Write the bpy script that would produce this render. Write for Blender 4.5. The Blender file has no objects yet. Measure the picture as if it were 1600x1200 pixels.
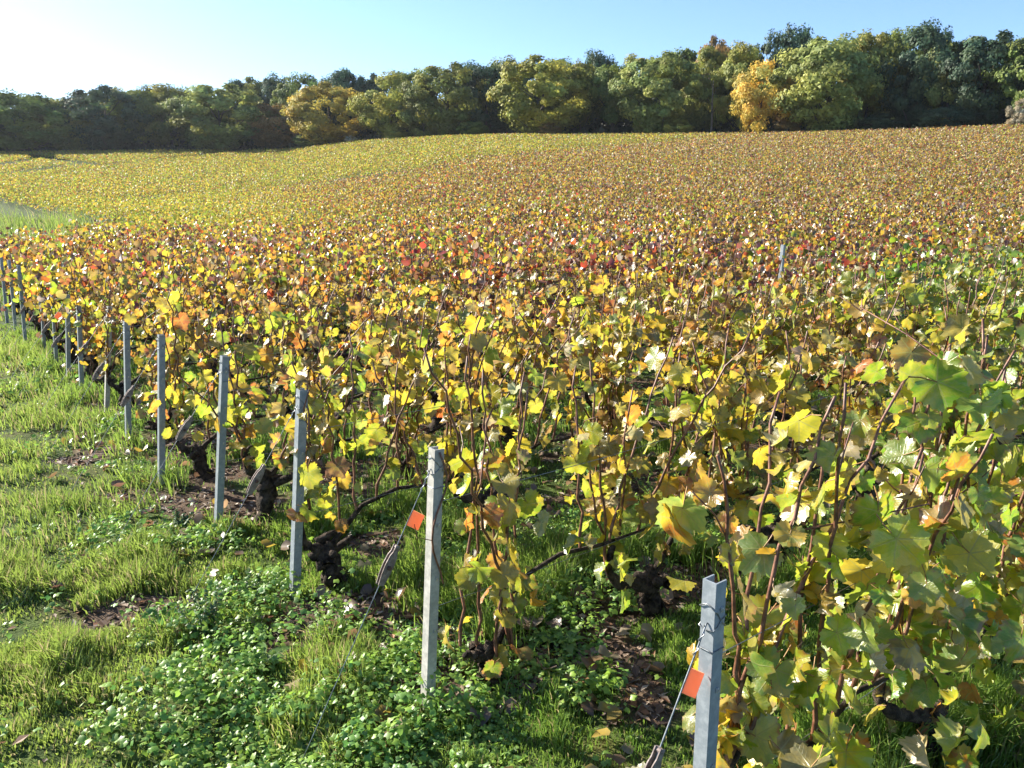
import bpy, math
import numpy as np
from mathutils import Matrix, Vector, Quaternion

SC = bpy.context.scene
COL = SC.collection
rng = np.random.default_rng(7)

# ------------------------------------------------------------------ camera
F = 1300.0                       # focal length in photograph pixels (1600 wide)
PITCH = math.atan(288 / F)
EYE = 1.9
cam = bpy.data.cameras.new('camera')
cam.sensor_width = 36.0
cam.lens = 36.0 * F / 1600.0
cam.clip_start = 0.05
cam.clip_end = 3000
camo = bpy.data.objects.new('camera', cam)
COL.objects.link(camo)
camo.location = (0, 0, EYE)
camo.rotation_euler = (math.pi / 2 - PITCH, 0, 0)
SC.camera = camo

# ------------------------------------------------------------------ sky, sun, exposure
SUN_AZ, SUN_EL = math.radians(-62), math.radians(28)
world = bpy.data.worlds.new('World')
SC.world = world
world.use_nodes = True
wn = world.node_tree.nodes
wl = world.node_tree.links
wn.clear()
wo = wn.new('ShaderNodeOutputWorld')
bg = wn.new('ShaderNodeBackground')
sky = wn.new('ShaderNodeTexSky')
sky.sky_type = 'NISHITA'
sky.sun_disc = False
sky.sun_elevation = SUN_EL
sky.sun_rotation = SUN_AZ
sky.altitude = 150
sky.air_density = 0.8
sky.dust_density = 0.65
sky.ozone_density = 4.5
bg.inputs['Strength'].default_value = 0.092
wl.new(sky.outputs[0], bg.inputs[0])
wl.new(bg.outputs[0], wo.inputs[0])

sun = bpy.data.lights.new('sun', 'SUN')
sun.energy = 5.0
sun.angle = math.radians(0.5)
sun.color = (1.0, 0.93, 0.80)
suno = bpy.data.objects.new('sun', sun)
COL.objects.link(suno)
sd = Vector((math.sin(SUN_AZ) * math.cos(SUN_EL), math.cos(SUN_AZ) * math.cos(SUN_EL), math.sin(SUN_EL)))
suno.rotation_mode = 'QUATERNION'
suno.rotation_quaternion = sd.to_track_quat('Z', 'Y')
suno.location = (-60, 40, 60)

vs = SC.view_settings
vs.view_transform = 'Standard'
vs.look = 'None'
vs.exposure = 1.55
vs.gamma = 1.0
vs.use_curve_mapping = False
SC.render.engine = 'CYCLES'
cy = SC.cycles
cy.max_bounces = 7
cy.diffuse_bounces = 5
cy.glossy_bounces = 2
cy.transmission_bounces = 4
cy.transparent_max_bounces = 4
cy.caustics_reflective = False
cy.caustics_refractive = False
cy.use_denoising = True
cy.denoiser = 'OPENIMAGEDENOISE'
cy.denoising_input_passes = 'RGB_ALBEDO_NORMAL'
cy.denoising_prefilter = 'ACCURATE'


# ------------------------------------------------------------------ noise and terrain
def _hash(ix, iy, seed):
    h = (ix.astype(np.int64) * 374761393 + iy.astype(np.int64) * 668265263 + seed * 974634137) & 0xFFFFFFFF
    h = ((h ^ (h >> 13)) * 1274126177) & 0xFFFFFFFF
    h = (h ^ (h >> 16)) & 0xFFFFFF
    return h / float(0xFFFFFF)


def noise(x, y, seed=0):
    x = np.asarray(x, float); y = np.asarray(y, float)
    ix = np.floor(x); iy = np.floor(y)
    fx = x - ix; fy = y - iy
    fx = fx * fx * (3 - 2 * fx); fy = fy * fy * (3 - 2 * fy)
    a = _hash(ix, iy, seed); b = _hash(ix + 1, iy, seed)
    c = _hash(ix, iy + 1, seed); d = _hash(ix + 1, iy + 1, seed)
    return (a * (1 - fx) + b * fx) * (1 - fy) + (c * (1 - fx) + d * fx) * fy


def fbm(x, y, seed=0):
    return (noise(x, y, seed) + .5 * noise(x * 2.1 + 7, y * 2.1 + 3, seed + 1) + .25 * noise(x * 4.3, y * 4.3 + 9, seed + 2)) / 1.75


def sstep(a, b, x):
    t = np.clip((np.asarray(x, float) - a) / (b - a), 0, 1)
    return t * t * (3 - 2 * t)


def ray(px, py):
    x = (px - 800) / F; u = (600 - py) / F
    d = np.array([x, math.cos(PITCH) + u * math.sin(PITCH), -math.sin(PITCH) + u * math.cos(PITCH)])
    return d / np.linalg.norm(d)


# survey of the wood's edge: bearing, distance and height of the ground under it
EDGE = [(-500, 243, 265), (0, 234, 245), (200, 231, 240), (440, 229, 225), (560, 216, 195), (700, 209, 180),
        (800, 207, 172), (1000, 206, 162), (1200, 204, 152), (1400, 198, 146), (1600, 191, 140), (2100, 184, 135)]
AZ, SL, DE = [], [], []
D0 = 20.0
for px, py, D in EDGE:
    d_ = ray(px, py); hd = math.hypot(d_[0], d_[1])
    AZ.append(math.atan2(d_[0], d_[1])); SL.append((EYE + D * d_[2] / hd - 1.2) / (D - D0)); DE.append(D)


def terr(x, y):
    x = np.asarray(x, float); y = np.asarray(y, float)
    az = np.arctan2(x, y); d = np.hypot(x, y)
    s = np.interp(az, AZ, SL); D = np.interp(az, AZ, DE)
    fall = np.clip((2.0 - np.abs(az)) / 1.1, 0, 1)
    s = s * fall * fall * (3 - 2 * fall)
    w = 5.0
    r = w * np.logaddexp(0, (d - D0) / w) - np.maximum(0, d - D) * .75
    # towards the left the ground stays low for longer and climbs late: a shallow valley
    px = 800 + F * np.tan(np.clip(az, -1.2, 1.2)) / math.cos(PITCH) * 1.03
    p = 1 + .62 * (1 - sstep(350, 760, px))
    k = np.maximum(r, 1e-6) / (D - D0)
    r = np.where(d < D, (D - D0) * k ** p, r)
    return s * r - s * w * np.log1p(math.exp(-D0 / w))


def ground_z(x, y):
    x = np.asarray(x, float); y = np.asarray(y, float)
    d = np.hypot(x, y)
    m = (fbm(x * 1.7, y * 1.7, 11) - .5) * .09 + (noise(x * 6, y * 6, 15) - .5) * .02
    return terr(x, y) + m * (1 - sstep(18, 35, d))


def at_ground(px, py, h=0.0):
    d = ray(px, py); t = .3
    while t < 420:
        p = np.array([0, 0, EYE]) + d * t
        if p[2] - h < terr(p[0], p[1]):
            break
        t += max(.003, .002 * t)
    return p


HD = np.array([-.626, .78])      # along the headland, away from the camera
RD = np.array([.78, .626])       # along the vine rows
ORG = np.array([-.32, 2.82])     # foot of the second end post


def uv_of(x, y):
    ex = np.asarray(x) - ORG[0]; ey = np.asarray(y) - ORG[1]
    return ex * RD[0] + ey * RD[1], ex * HD[0] + ey * HD[1]


def xy_of(u, v):
    return ORG[0] + u * RD[0] + v * HD[0], ORG[1] + u * RD[1] + v * HD[1]


# ------------------------------------------------------------------ object helpers
def tag(o, label=None, cat=None, group=None, kind=None):
    if label: o['label'] = label
    if cat: o['category'] = cat
    if group: o['group'] = group
    if kind: o['kind'] = kind
    return o


def link(name, data, parent=None, mat=None):
    o = bpy.data.objects.new(name, data)
    COL.objects.link(o)
    if parent is not None:
        o.parent = parent
    if mat is not None and data is not None and len(data.materials) == 0:
        data.materials.append(mat)
    return o


def empty(name, loc):
    o = bpy.data.objects.new(name, None)
    o.empty_display_size = .1
    COL.objects.link(o)
    o.location = loc
    return o


def mesh(name, V, T, mats=(), tint=None, uv=None, edge=None, smooth=True, mi=None):
    """V (n,3), T (m,3) or (m,4) index array -> mesh, with optional per-vertex colour, uv and edge value."""
    V = np.ascontiguousarray(V, np.float32); T = np.ascontiguousarray(T, np.int32)
    me = bpy.data.meshes.new(name)
    k = T.shape[1]; m = len(T)
    me.vertices.add(len(V)); me.vertices.foreach_set('co', V.ravel())
    me.loops.add(m * k); me.loops.foreach_set('vertex_index', T.ravel())
    me.polygons.add(m)
    me.polygons.foreach_set('loop_start', np.arange(0, m * k, k, dtype=np.int32))
    me.polygons.foreach_set('use_smooth', np.full(m, bool(smooth)))
    if mi is not None:
        me.polygons.foreach_set('material_index', np.asarray(mi, np.int32))
    me.update(calc_edges=True)
    if tint is not None:
        a = me.attributes.new('tint', 'FLOAT_COLOR', 'POINT')
        c = np.ones((len(V), 4), np.float32); c[:, :3] = tint
        a.data.foreach_set('color', c.ravel())
    if edge is not None:
        a = me.attributes.new('edge', 'FLOAT', 'POINT')
        a.data.foreach_set('value', np.asarray(edge, np.float32))
    if uv is not None:
        l = me.uv_layers.new(name='uv')
        l.data.foreach_set('uv', np.asarray(uv, np.float32)[T.ravel()].ravel())
    for mt in mats:
        me.materials.append(mt)
    return me


class Bag:
    """collects triangles"""
    def __init__(s):
        s.V = []; s.T = []; s.C = []; s.n = 0

    def add(s, V, T, c=None):
        V = np.asarray(V, float); T = np.asarray(T, int)
        if T.shape[1] == 4:
            T = np.concatenate([T[:, [0, 1, 2]], T[:, [0, 2, 3]]])
        s.V.append(V); s.T.append(T + s.n); s.n += len(V)
        if c is not None:
            s.C.append(np.broadcast_to(np.asarray(c, float), (len(V), 3)))

    def mesh(s, name, mats, smooth=True):
        return mesh(name, np.concatenate(s.V), np.concatenate(s.T), mats,
                    np.concatenate(s.C) if s.C else None, smooth=smooth)


def tube(P, R, n=6, rough=0.0, cap=True, seed=0):
    P = np.asarray(P, float); R = np.broadcast_to(np.asarray(R, float), (len(P),))
    tg = np.gradient(P, axis=0); tg /= np.linalg.norm(tg, axis=1)[:, None] + 1e-9
    ref = np.array([0.31, .17, .93]) if abs(tg[0][2]) < .9 else np.array([1., .2, .1])
    V = []
    rr = np.random.default_rng(seed)
    for i in range(len(P)):
        a = np.cross(tg[i], ref); a /= np.linalg.norm(a) + 1e-9
        b = np.cross(tg[i], a)
        th = np.arange(n) * 2 * math.pi / n
        k = R[i] * (1 + rough * (rr.random(n) - .5) * 2)
        V.append(P[i] + (np.cos(th) * k)[:, None] * a + (np.sin(th) * k)[:, None] * b)
    V = np.concatenate(V)
    T = []
    for i in range(len(P) - 1):
        for j in range(n):
            q = (j + 1) % n
            T.append((i * n + j, i * n + q, (i + 1) * n + q, (i + 1) * n + j))
    T = np.array(T)
    T = np.concatenate([T[:, [0, 1, 2]], T[:, [0, 2, 3]]])
    if cap:
        base = len(V)
        V = np.concatenate([V, P[-1:] + tg[-1:] * R[-1] * .3])
        l = (len(P) - 1) * n
        T = np.concatenate([T, np.array([(l + j, l + (j + 1) % n, base) for j in range(n)])])
    return V, T


def box(x0, x1, y0, y1, z0, z1):
    V = np.array([(x, y, z) for z in (z0, z1) for y in (y0, y1) for x in (x0, x1)], float)
    T = np.array([(0, 2, 3, 1), (4, 5, 7, 6), (0, 1, 5, 4), (2, 6, 7, 3), (0, 4, 6, 2), (1, 3, 7, 5)])
    return V, T


# ------------------------------------------------------------------ materials
class NT:
    def __init__(s, name):
        s.m = bpy.data.materials.new(name); s.m.use_nodes = True
        s.t = s.m.node_tree; s.t.nodes.clear()

    def n(s, typ, **kw):
        nd = s.t.nodes.new(typ)
        for k, v in kw.items():
            setattr(nd, k, v)
        return nd

    def put(s, sock, val):
        if isinstance(val, bpy.types.NodeSocket):
            s.t.links.new(val, sock)
        else:
            sock.default_value = val

    def math(s, op, a, b=0.0, c=None):
        nd = s.n('ShaderNodeMath', operation=op)
        s.put(nd.inputs[0], a); s.put(nd.inputs[1], b)
        if c is not None: s.put(nd.inputs[2], c)
        return nd.outputs[0]

    def mix(s, f, a, b, mode='MIX'):
        nd = s.n('ShaderNodeMix', data_type='RGBA', blend_type=mode)
        s.put(nd.inputs[0], f); s.put(nd.inputs[6], a); s.put(nd.inputs[7], b)
        return nd.outputs[2]

    def noise(s, scale, detail=2.0, vec=None, rough=.5):
        nd = s.n('ShaderNodeTexNoise')
        nd.inputs['Scale'].default_value = scale; nd.inputs['Detail'].default_value = detail
        nd.inputs['Roughness'].default_value = rough
        if vec is not None: s.put(nd.inputs['Vector'], vec)
        return nd.outputs['Fac']

    def step(s, a, b, x):
        nd = s.n('ShaderNodeMapRange', interpolation_type='SMOOTHSTEP')
        s.put(nd.inputs[0], x); s.put(nd.inputs[1], a); s.put(nd.inputs[2], b)
        return nd.outputs[0]

    def out(s, sh, disp=None):
        o = s.n('ShaderNodeOutputMaterial')
        s.t.links.new(sh, o.inputs[0])
        return s.m

    def mixsh(s, f, a, b):
        nd = s.n('ShaderNodeMixShader')
        s.put(nd.inputs[0], f); s.t.links.new(a, nd.inputs[1]); s.t.links.new(b, nd.inputs[2])
        return nd.outputs[0]

    def leafy(s, col, trans=.45, rough=.4, gloss=1.0, under=.25, tcol=None, bump=None, ucol=(.42, .42, .36, 1)):
        """thin leaf: diffuse + light through it + waxy sheen, paler underside"""
        geo = s.n('ShaderNodeNewGeometry')
        back = s.math('MULTIPLY', geo.outputs['Backfacing'], under)
        c = s.mix(back, col, ucol)
        df = s.n('ShaderNodeBsdfDiffuse'); s.put(df.inputs[0], c)
        tr = s.n('ShaderNodeBsdfTranslucent'); s.put(tr.inputs[0], tcol if tcol is not None else col)
        gl = s.n('ShaderNodeBsdfGlossy'); gl.inputs['Roughness'].default_value = rough
        gl.inputs['Color'].default_value = (1, 1, 1, 1)
        if bump is not None:
            for x in (df, gl): s.t.links.new(bump, x.inputs['Normal'])
        lw = s.n('ShaderNodeLayerWeight'); lw.inputs['Blend'].default_value = .5
        f = s.math('MULTIPLY', s.math('MULTIPLY_ADD', s.math('POWER', lw.outputs['Facing'], 4.0), .17, .05), gloss)
        return s.mixsh(f, s.mixsh(trans, df.outputs[0], tr.outputs[0]), gl.outputs[0])


def principled(name, build, rough=.7, metal=0.0, spec=.5, bump=None, bstr=.3, bdist=.01):
    t = NT(name)
    p = t.n('ShaderNodeBsdfPrincipled')
    col = build(t)
    t.put(p.inputs['Base Color'], col)
    p.inputs['Roughness'].default_value = rough
    p.inputs['Metallic'].default_value = metal
    p.inputs['Specular IOR Level'].default_value = spec
    if bump:
        b = t.n('ShaderNodeBump'); b.inputs['Strength'].default_value = bstr; b.inputs['Distance'].default_value = bdist
        t.put(b.inputs['Height'], bump(t))
        t.t.links.new(b.outputs[0], p.inputs['Normal'])
    return t.out(p.outputs[0])


def obj_coord(t):
    return t.n('ShaderNodeTexCoord').outputs['Object']


def tinted(t, name='tint'):
    return t.n('ShaderNodeAttribute', attribute_name=name).outputs['Color']


def m_vine_leaf():
    t = NT('vine_leaf')
    oi = t.n('ShaderNodeObjectInfo')
    uvn = t.n('ShaderNodeUVMap'); uvn.uv_map = 'uv'
    sep = t.n('ShaderNodeSeparateXYZ'); t.put(sep.inputs[0], uvn.outputs[0])
    ax = t.math('ABSOLUTE', sep.outputs[0]); y = sep.outputs[1]
    vein = None
    for ang in (0, 50, 108):
        dx, dy = math.sin(math.radians(ang)), math.cos(math.radians(ang))
        perp = t.math('ABSOLUTE', t.math('SUBTRACT', t.math('MULTIPLY', ax, dy), t.math('MULTIPLY', y, dx)))
        al = t.math('ADD', t.math('MULTIPLY', ax, dx), t.math('MULTIPLY', y, dy))
        on = t.math('GREATER_THAN', al, 0.0)
        w = t.math('SUBTRACT', .024, t.math('MULTIPLY', al, .028))
        v = t.math('MULTIPLY', t.math('SUBTRACT', 1.0, t.step(t.math('MULTIPLY', w, .4), w, perp)), on)
        # side veins leave the main ones at an angle
        sv = t.math('PINGPONG', t.math('SUBTRACT', al, t.math('MULTIPLY', perp, .8)), .045)
        near = t.math('MULTIPLY', t.math('LESS_THAN', perp, .17), on)
        v2 = t.math('MULTIPLY', t.math('MULTIPLY', t.math('SUBTRACT', 1.0, t.step(.002, .009, sv)), near), .45)
        v = t.math('MAXIMUM', v, v2)
        vein = v if vein is None else t.math('MAXIMUM', vein, v)
    # per-leaf offset for the mottling
    off = t.n('ShaderNodeCombineXYZ')
    t.put(off.inputs[0], t.math('MULTIPLY', oi.outputs['Random'], 37.0)); t.put(off.inputs[1], t.math('MULTIPLY', oi.outputs['Random'], 91.0))
    va = t.n('ShaderNodeVectorMath', operation='ADD'); t.put(va.inputs[0], uvn.outputs[0]); t.put(va.inputs[1], off.outputs[0])
    big = t.noise(3.2, 3, va.outputs[0], .6); fine = t.noise(22, 2, va.outputs[0])
    edge = t.n('ShaderNodeAttribute', attribute_name='edge').outputs['Fac']
    col = oi.outputs['Color']
    dark = t.mix(.38, col, (.085, .18, .012, 1))
    light = t.mix(.45, col, (.62, .48, .03, 1))
    c = t.mix(t.step(.38, .62, big), dark, light)
    c = t.mix(.35, c, col)
    r3 = t.math('FRACT', t.math('MULTIPLY', oi.outputs['Random'], 43.7))
    second = t.mix(t.step(.45, .6, r3), (.56, .40, .02, 1), t.mix(t.step(.75, .85, r3), (.17, .27, .02, 1), (.46, .10, .02, 1)))
    big2 = t.noise(2.1, 2, va.outputs[0], .5)
    c = t.mix(t.math('MULTIPLY', t.step(.52, .60, big2), t.math('MULTIPLY', t.step(.25, .8, t.math('FRACT', t.math('MULTIPLY', oi.outputs['Random'], 71.3))), .75)), c, second)
    rnd2 = t.math('FRACT', t.math('MULTIPLY', oi.outputs['Random'], 17.31))
    # autumn margin: brown to rust, wide on some leaves and missing on others
    lim = t.math('SUBTRACT', 1.28, t.math('MULTIPLY', rnd2, .52))
    marg = t.step(lim, t.math('ADD', lim, .22), t.math('ADD', edge, t.math('MULTIPLY', t.math('SUBTRACT', big, .5), .9)))
    rust = t.mix(t.math('FRACT', t.math('MULTIPLY', oi.outputs['Random'], 5.7)), (.30, .085, .02, 1), (.24, .15, .075, 1))
    c = t.mix(t.math('MULTIPLY', marg, .85), c, rust)
    spot = t.math('MULTIPLY', t.step(.66, .72, fine), t.step(.35, .9, rnd2))
    c = t.mix(t.math('MULTIPLY', spot, .4), c, (.16, .08, .03, 1))
    c = t.mix(t.math('MULTIPLY', vein, .55), c, (.40, .40, .12, 1))
    b = t.n('ShaderNodeBump'); b.inputs['Strength'].default_value = .35; b.inputs['Distance'].default_value = .004
    h = t.math('SUBTRACT', t.math('MULTIPLY', t.noise(11, 2, va.outputs[0]), 1.2), vein)
    t.put(b.inputs['Height'], h)
    g = t.n('ShaderNodeGamma'); t.put(g.inputs[0], c); g.inputs[1].default_value = .85
    tc = t.mix(t.math('MULTIPLY', vein, .5), g.outputs[0], t.mix(.5, c, (.1, .1, .02, 1)))
    return t.out(t.leafy(c, .62, .36, 1.0, .12, tc, b.outputs[0]))


def m_foliage(name, trans, rough, gloss, under, gam=.85, vary=None):
    t = NT(name)
    col = tinted(t)
    if vary:
        col = t.mix(t.step(.4, .65, t.noise(vary, 2, obj_coord(t))), t.mix(.35, col, (.12, .09, .03, 1)), col)
    g = t.n('ShaderNodeGamma'); t.put(g.inputs[0], col); g.inputs[1].default_value = gam
    return t.out(t.leafy(col, trans, rough, gloss, under, g.outputs[0]))


def m_crown():
    t = NT('tree_leaves')
    oi = t.n('ShaderNodeObjectInfo')
    col = t.mix(1.0, oi.outputs['Color'], tinted(t), 'MULTIPLY')
    col = t.mix(1.0, col, (1.75, 1.72, 1.6, 1), 'MULTIPLY')
    return t.out(t.leafy(col, .38, .55, .3, .0))


def m_ground():
    t = NT('ground')
    tc = obj_coord(t)
    soil = t.n('ShaderNodeAttribute', attribute_name='soil').outputs['Fac']
    far = t.n('ShaderNodeAttribute', attribute_name='far').outputs['Fac']
    n1 = t.noise(9, 5, tc, .65); n2 = t.noise(60, 3, tc, .6); n3 = t.noise(2.2, 3, tc)
    earth = t.mix(t.step(.3, .7, n1), (.045, .030, .020, 1), (.13, .088, .058, 1))
    earth = t.mix(t.math('MULTIPLY', t.step(.58, .72, n2), .6), earth, (.24, .18, .13, 1))
    sod = t.mix(t.step(.35, .65, n1), (.030, .050, .012, 1), (.075, .11, .025, 1))
    sod = t.mix(t.math('MULTIPLY', t.step(.5, .7, n3), .5), sod, (.14, .12, .04, 1))
    k = t.step(.35, .65, t.math('ADD', soil, t.math('MULTIPLY', t.math('SUBTRACT', n1, .5), .7)))
    c = t.mix(k, sod, earth)
    c = t.mix(far, c, t.mix(n3, (.035, .065, .014, 1), (.065, .085, .022, 1)))
    p = t.n('ShaderNodeBsdfPrincipled'); t.put(p.inputs['Base Color'], c)
    p.inputs['Roughness'].default_value = .95; p.inputs['Specular IOR Level'].default_value = .15
    b = t.n('ShaderNodeBump'); b.inputs['Strength'].default_value = .8; b.inputs['Distance'].default_value = .03
    t.put(b.inputs['Height'], t.math('ADD', n1, t.math('MULTIPLY', n2, .4)))
    t.t.links.new(b.outputs[0], p.inputs['Normal'])
    return t.out(p.outputs[0])


def two(c0, c1, scale, detail=4, lo=.35, hi=.65):
    return lambda t: t.mix(t.step(lo, hi, t.noise(scale, detail, obj_coord(t), .6)), c0 + (1,), c1 + (1,))


M_LEAF = m_vine_leaf()
M_FOL = m_foliage('vine_foliage', .56, .36, 1.1, .10, vary=14)
M_FAR = m_foliage('far_vine_foliage', .5, .46, .55, .1)
M_GRASS = m_foliage('grass_blade', .5, .38, .9, .05)
M_WEED = m_foliage('weed_leaf', .45, .42, .55, .05, .95)
M_LITTER = m_foliage('dry_litter', .1, .6, .5, .05)
M_CROWN = m_crown()
M_GROUND = m_ground()
M_CANE = principled('vine_cane', two((.095, .036, .021), (.23, .105, .060), 35), .5, bump=lambda t: t.noise(160, 2, obj_coord(t)), bstr=.3, bdist=.002)
M_PETIOLE = principled('petiole', two((.24, .10, .045), (.34, .22, .07), 30), .5)
M_BARK = principled('vine_bark', two((.022, .016, .012), (.105, .078, .058), 28, 6), .9, spec=.2,
                    bump=lambda t: t.math('ADD', t.noise(45, 5, obj_coord(t), .7), t.math('MULTIPLY', t.noise(150, 3, obj_coord(t)), .5)), bstr=1.0, bdist=.02)
M_TRUNK = principled('tree_bark', two((.05, .042, .035), (.15, .13, .11), 3), .9, spec=.2)
M_ZINC = principled('galvanized_steel', lambda t: t.mix(t.step(.35, .7, t.noise(40, 4, obj_coord(t), .7)), (.23, .26, .29, 1),
                    t.mix(t.step(.6, .75, t.noise(7, 4, obj_coord(t), .7)), (.33, .36, .39, 1), (.28, .25, .22, 1))), .38, .05, bump=lambda t: t.noise(90, 2, obj_coord(t)), bstr=.12, bdist=.002)
M_PALE = principled('weathered_zinc', lambda t: t.mix(t.step(.35, .7, t.noise(30, 4, obj_coord(t), .7)), (.34, .33, .30, 1), (.52, .50, .45, 1)), .6, .0, bump=lambda t: t.noise(90, 2, obj_coord(t)), bstr=.12, bdist=.002)
M_NOTCH = principled('bright_zinc', two((.5, .5, .5), (.7, .7, .7), 200), .35, .6)
M_WIRE = principled('wire', two((.16, .17, .18), (.34, .36, .38), 50), .4, .7)
M_RUST = principled('rusty_plate', lambda t: t.mix(t.step(.4, .65, t.noise(60, 5, obj_coord(t), .7)), (.17, .13, .115, 1), (.30, .25, .23, 1)), .65, .25, bump=lambda t: t.noise(180, 3, obj_coord(t)), bstr=.3, bdist=.002)
M_BOLT = principled('bolt', two((.07, .04, .035), (.14, .08, .07), 150), .5, .5)
M_CANKER = principled('cut_wood', two((.30, .22, .15), (.45, .36, .27), 60), .8)


def m_flag():
    t = NT('orange_plastic')
    n = t.noise(25, 2, obj_coord(t))
    c = t.mix(n, (.80, .36, .22, 1), (.85, .42, .27, 1))
    return t.out(t.leafy(c, .42, .35, .8, .0, (.98, .40, .15, 1)))


M_FLAG = m_flag()

# ------------------------------------------------------------------ where the soil shows, where weeds grow
def spots(lst):
    o = []
    for px, py, rx, ry in lst:
        p = at_ground(px, py); o.append((p[0], p[1], rx, ry))
    return o


SOIL = spots([(245, 775, .5, .16), (150, 715, .35, .12), (340, 790, .4, .14), (205, 965, .40, .14), (300, 700, .3, .2),
              (560, 735, .6, .16), (720, 1060, .28, .12), (700, 1010, .2, .1), (990, 1060, .22, .12),
              (95, 680, .25, .08), (480, 975, .25, .07), (640, 990, .3, .08), (150, 640, .3, .1),
              (390, 800, .3, .2), (560, 960, .3, .07), (1000, 930, .3, .12)])
WEED = spots([(430, 1030, .42, .3), (330, 1120, .42, .25), (520, 1130, .45, .3), (600, 1050, .35, .22), (430, 940, .3, .15), (690, 1150, .3, .2),
              (200, 815, .45, .14), (260, 855, .5, .12), (110, 700, .4, .2), (60, 830, .3, .1), (620, 800, .35, .2), (700, 780, .4, .2),
              (860, 900, .6, .25), (180, 900, .3, .1), (520, 1200, .6, .3), (330, 970, .2, .12), (960, 820, .6, .4), (200, 735, .3, .1), (100, 610, .6, .2),
              (660, 720, .35, .2), (1080, 790, .8, .4)])


def blob(lst, x, y, seed):
    x = np.asarray(x, float); y = np.asarray(y, float)
    m = np.zeros_like(x)
    wx = x + (noise(x * 3, y * 3, seed) - .5) * .35; wy = y + (noise(x * 3, y * 3, seed + 5) - .5) * .35
    for cx, cy, rx, ry in lst:
        a = (wx - cx); b = (wy - cy)
        r2 = (a / rx) ** 2 + (b / (ry * 2.2)) ** 2
        m = np.maximum(m, np.exp(-r2 * 1.1))
    return m


ROWV = [-1.3, 0, 1.2, 2.23, 3.3, 4.44, 5.57, 6.56, 7.46, 8.46, 9.45, 10.5, 11.6, 12.7, 13.8, 14.9]
while ROWV[-1] < 90:
    ROWV.append(ROWV[-1] + 1.1)
ROWV = np.array(ROWV)


def head_u(v):
    return np.interp(np.asarray(v, float), [3.3, 14.9, 19.3, 24.8, 29.9, 33, 52], [0, .52, 1.4, 4.4, 6.9, 9.0, 9.0])


def row_dist(v):
    v = np.asarray(v, float)
    i = np.clip(np.searchsorted(ROWV, v), 1, len(ROWV) - 1)
    return np.minimum(np.abs(v - ROWV[i - 1]), np.abs(v - ROWV[i]))


def soil_mask(x, y):
    u, v = uv_of(x, y)
    s = blob(SOIL, x, y, 21)
    strip = (1 - sstep(.12, .32, row_dist(v))) * sstep(-.15, .3, u - head_u(v)) * sstep(.42, .6, fbm(x * 1.3, y * 1.3, 31))
    bare = sstep(.68, .84, fbm(x * 1.5 + 4, y * 1.5, 37)) * np.where(u < -.1, .45, .8)
    return np.clip(np.maximum(np.maximum(s, strip * .9), bare), 0, 1)


def weed_mask(x, y):
    u, v = uv_of(x, y)
    w = blob(WEED, x, y, 41)
    gen = sstep(.56, .70, fbm(x * .9 + 13, y * .9, 43)) * .8
    return np.clip(np.maximum(w, gen), 0, 1)


# tracks between the vineyard blocks (centre lines in metres, half width)
def gp(*q):
    return [tuple(at_ground(a, b)[:2]) for a, b in q]


def cp(*q):
    return [tuple(at_ground(a, b, 1.2)[:2] + HD * 2.2) for a, b in q]


BLOCK_EDGE = cp((190, 307), (300, 297), (480, 280), (700, 250), (900, 230), (1100, 214))
TRACKS = [(BLOCK_EDGE, 2.4),
          (gp((40, 248), (53, 249), (103, 257), (165, 266)), 2.6),
          (gp((165, 264), (265, 253), (395, 238)), 2.6),
          (gp((-20, 269), (0, 265), (50, 254)), 2.2),
          (gp((-20, 284), (0, 281), (106, 266)), 3.0)]
BANK = gp((-60, 318), (0, 317), (60, 302), (130, 299), (180, 304), (205, 307))


def seg_dist(x, y, pts):
    d = np.full(np.shape(x), 1e9)
    for (ax, ay), (bx, by) in zip(pts[:-1], pts[1:]):
        vx, vy = bx - ax, by - ay
        t = np.clip(((x - ax) * vx + (y - ay) * vy) / (vx * vx + vy * vy), 0, 1)
        d = np.minimum(d, np.hypot(x - ax - t * vx, y - ay - t * vy))
    return d


def in_bank(x, y):
    u, v = uv_of(x, y)
    return (y > 15) & (u < head_u(v) + .1) & (y < np.interp(x, [b[0] for b in BANK], [b[1] for b in BANK])) & (x > BANK[0][0])


def in_vines(x, y):
    """True where vines grow: behind the headland, off the tracks and the grass bank, short of the wood"""
    x = np.asarray(x, float); y = np.asarray(y, float)
    u, v = uv_of(x, y)
    d = np.hypot(x, y); az = np.arctan2(x, y)
    ok = (u > head_u(v)) | (y > 33)
    ok &= d < np.interp(az, AZ, DE) - 7
    for pts, hw in TRACKS:
        ok &= seg_dist(x, y, pts) > hw
    ok &= ~in_bank(x, y)
    return ok


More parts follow.
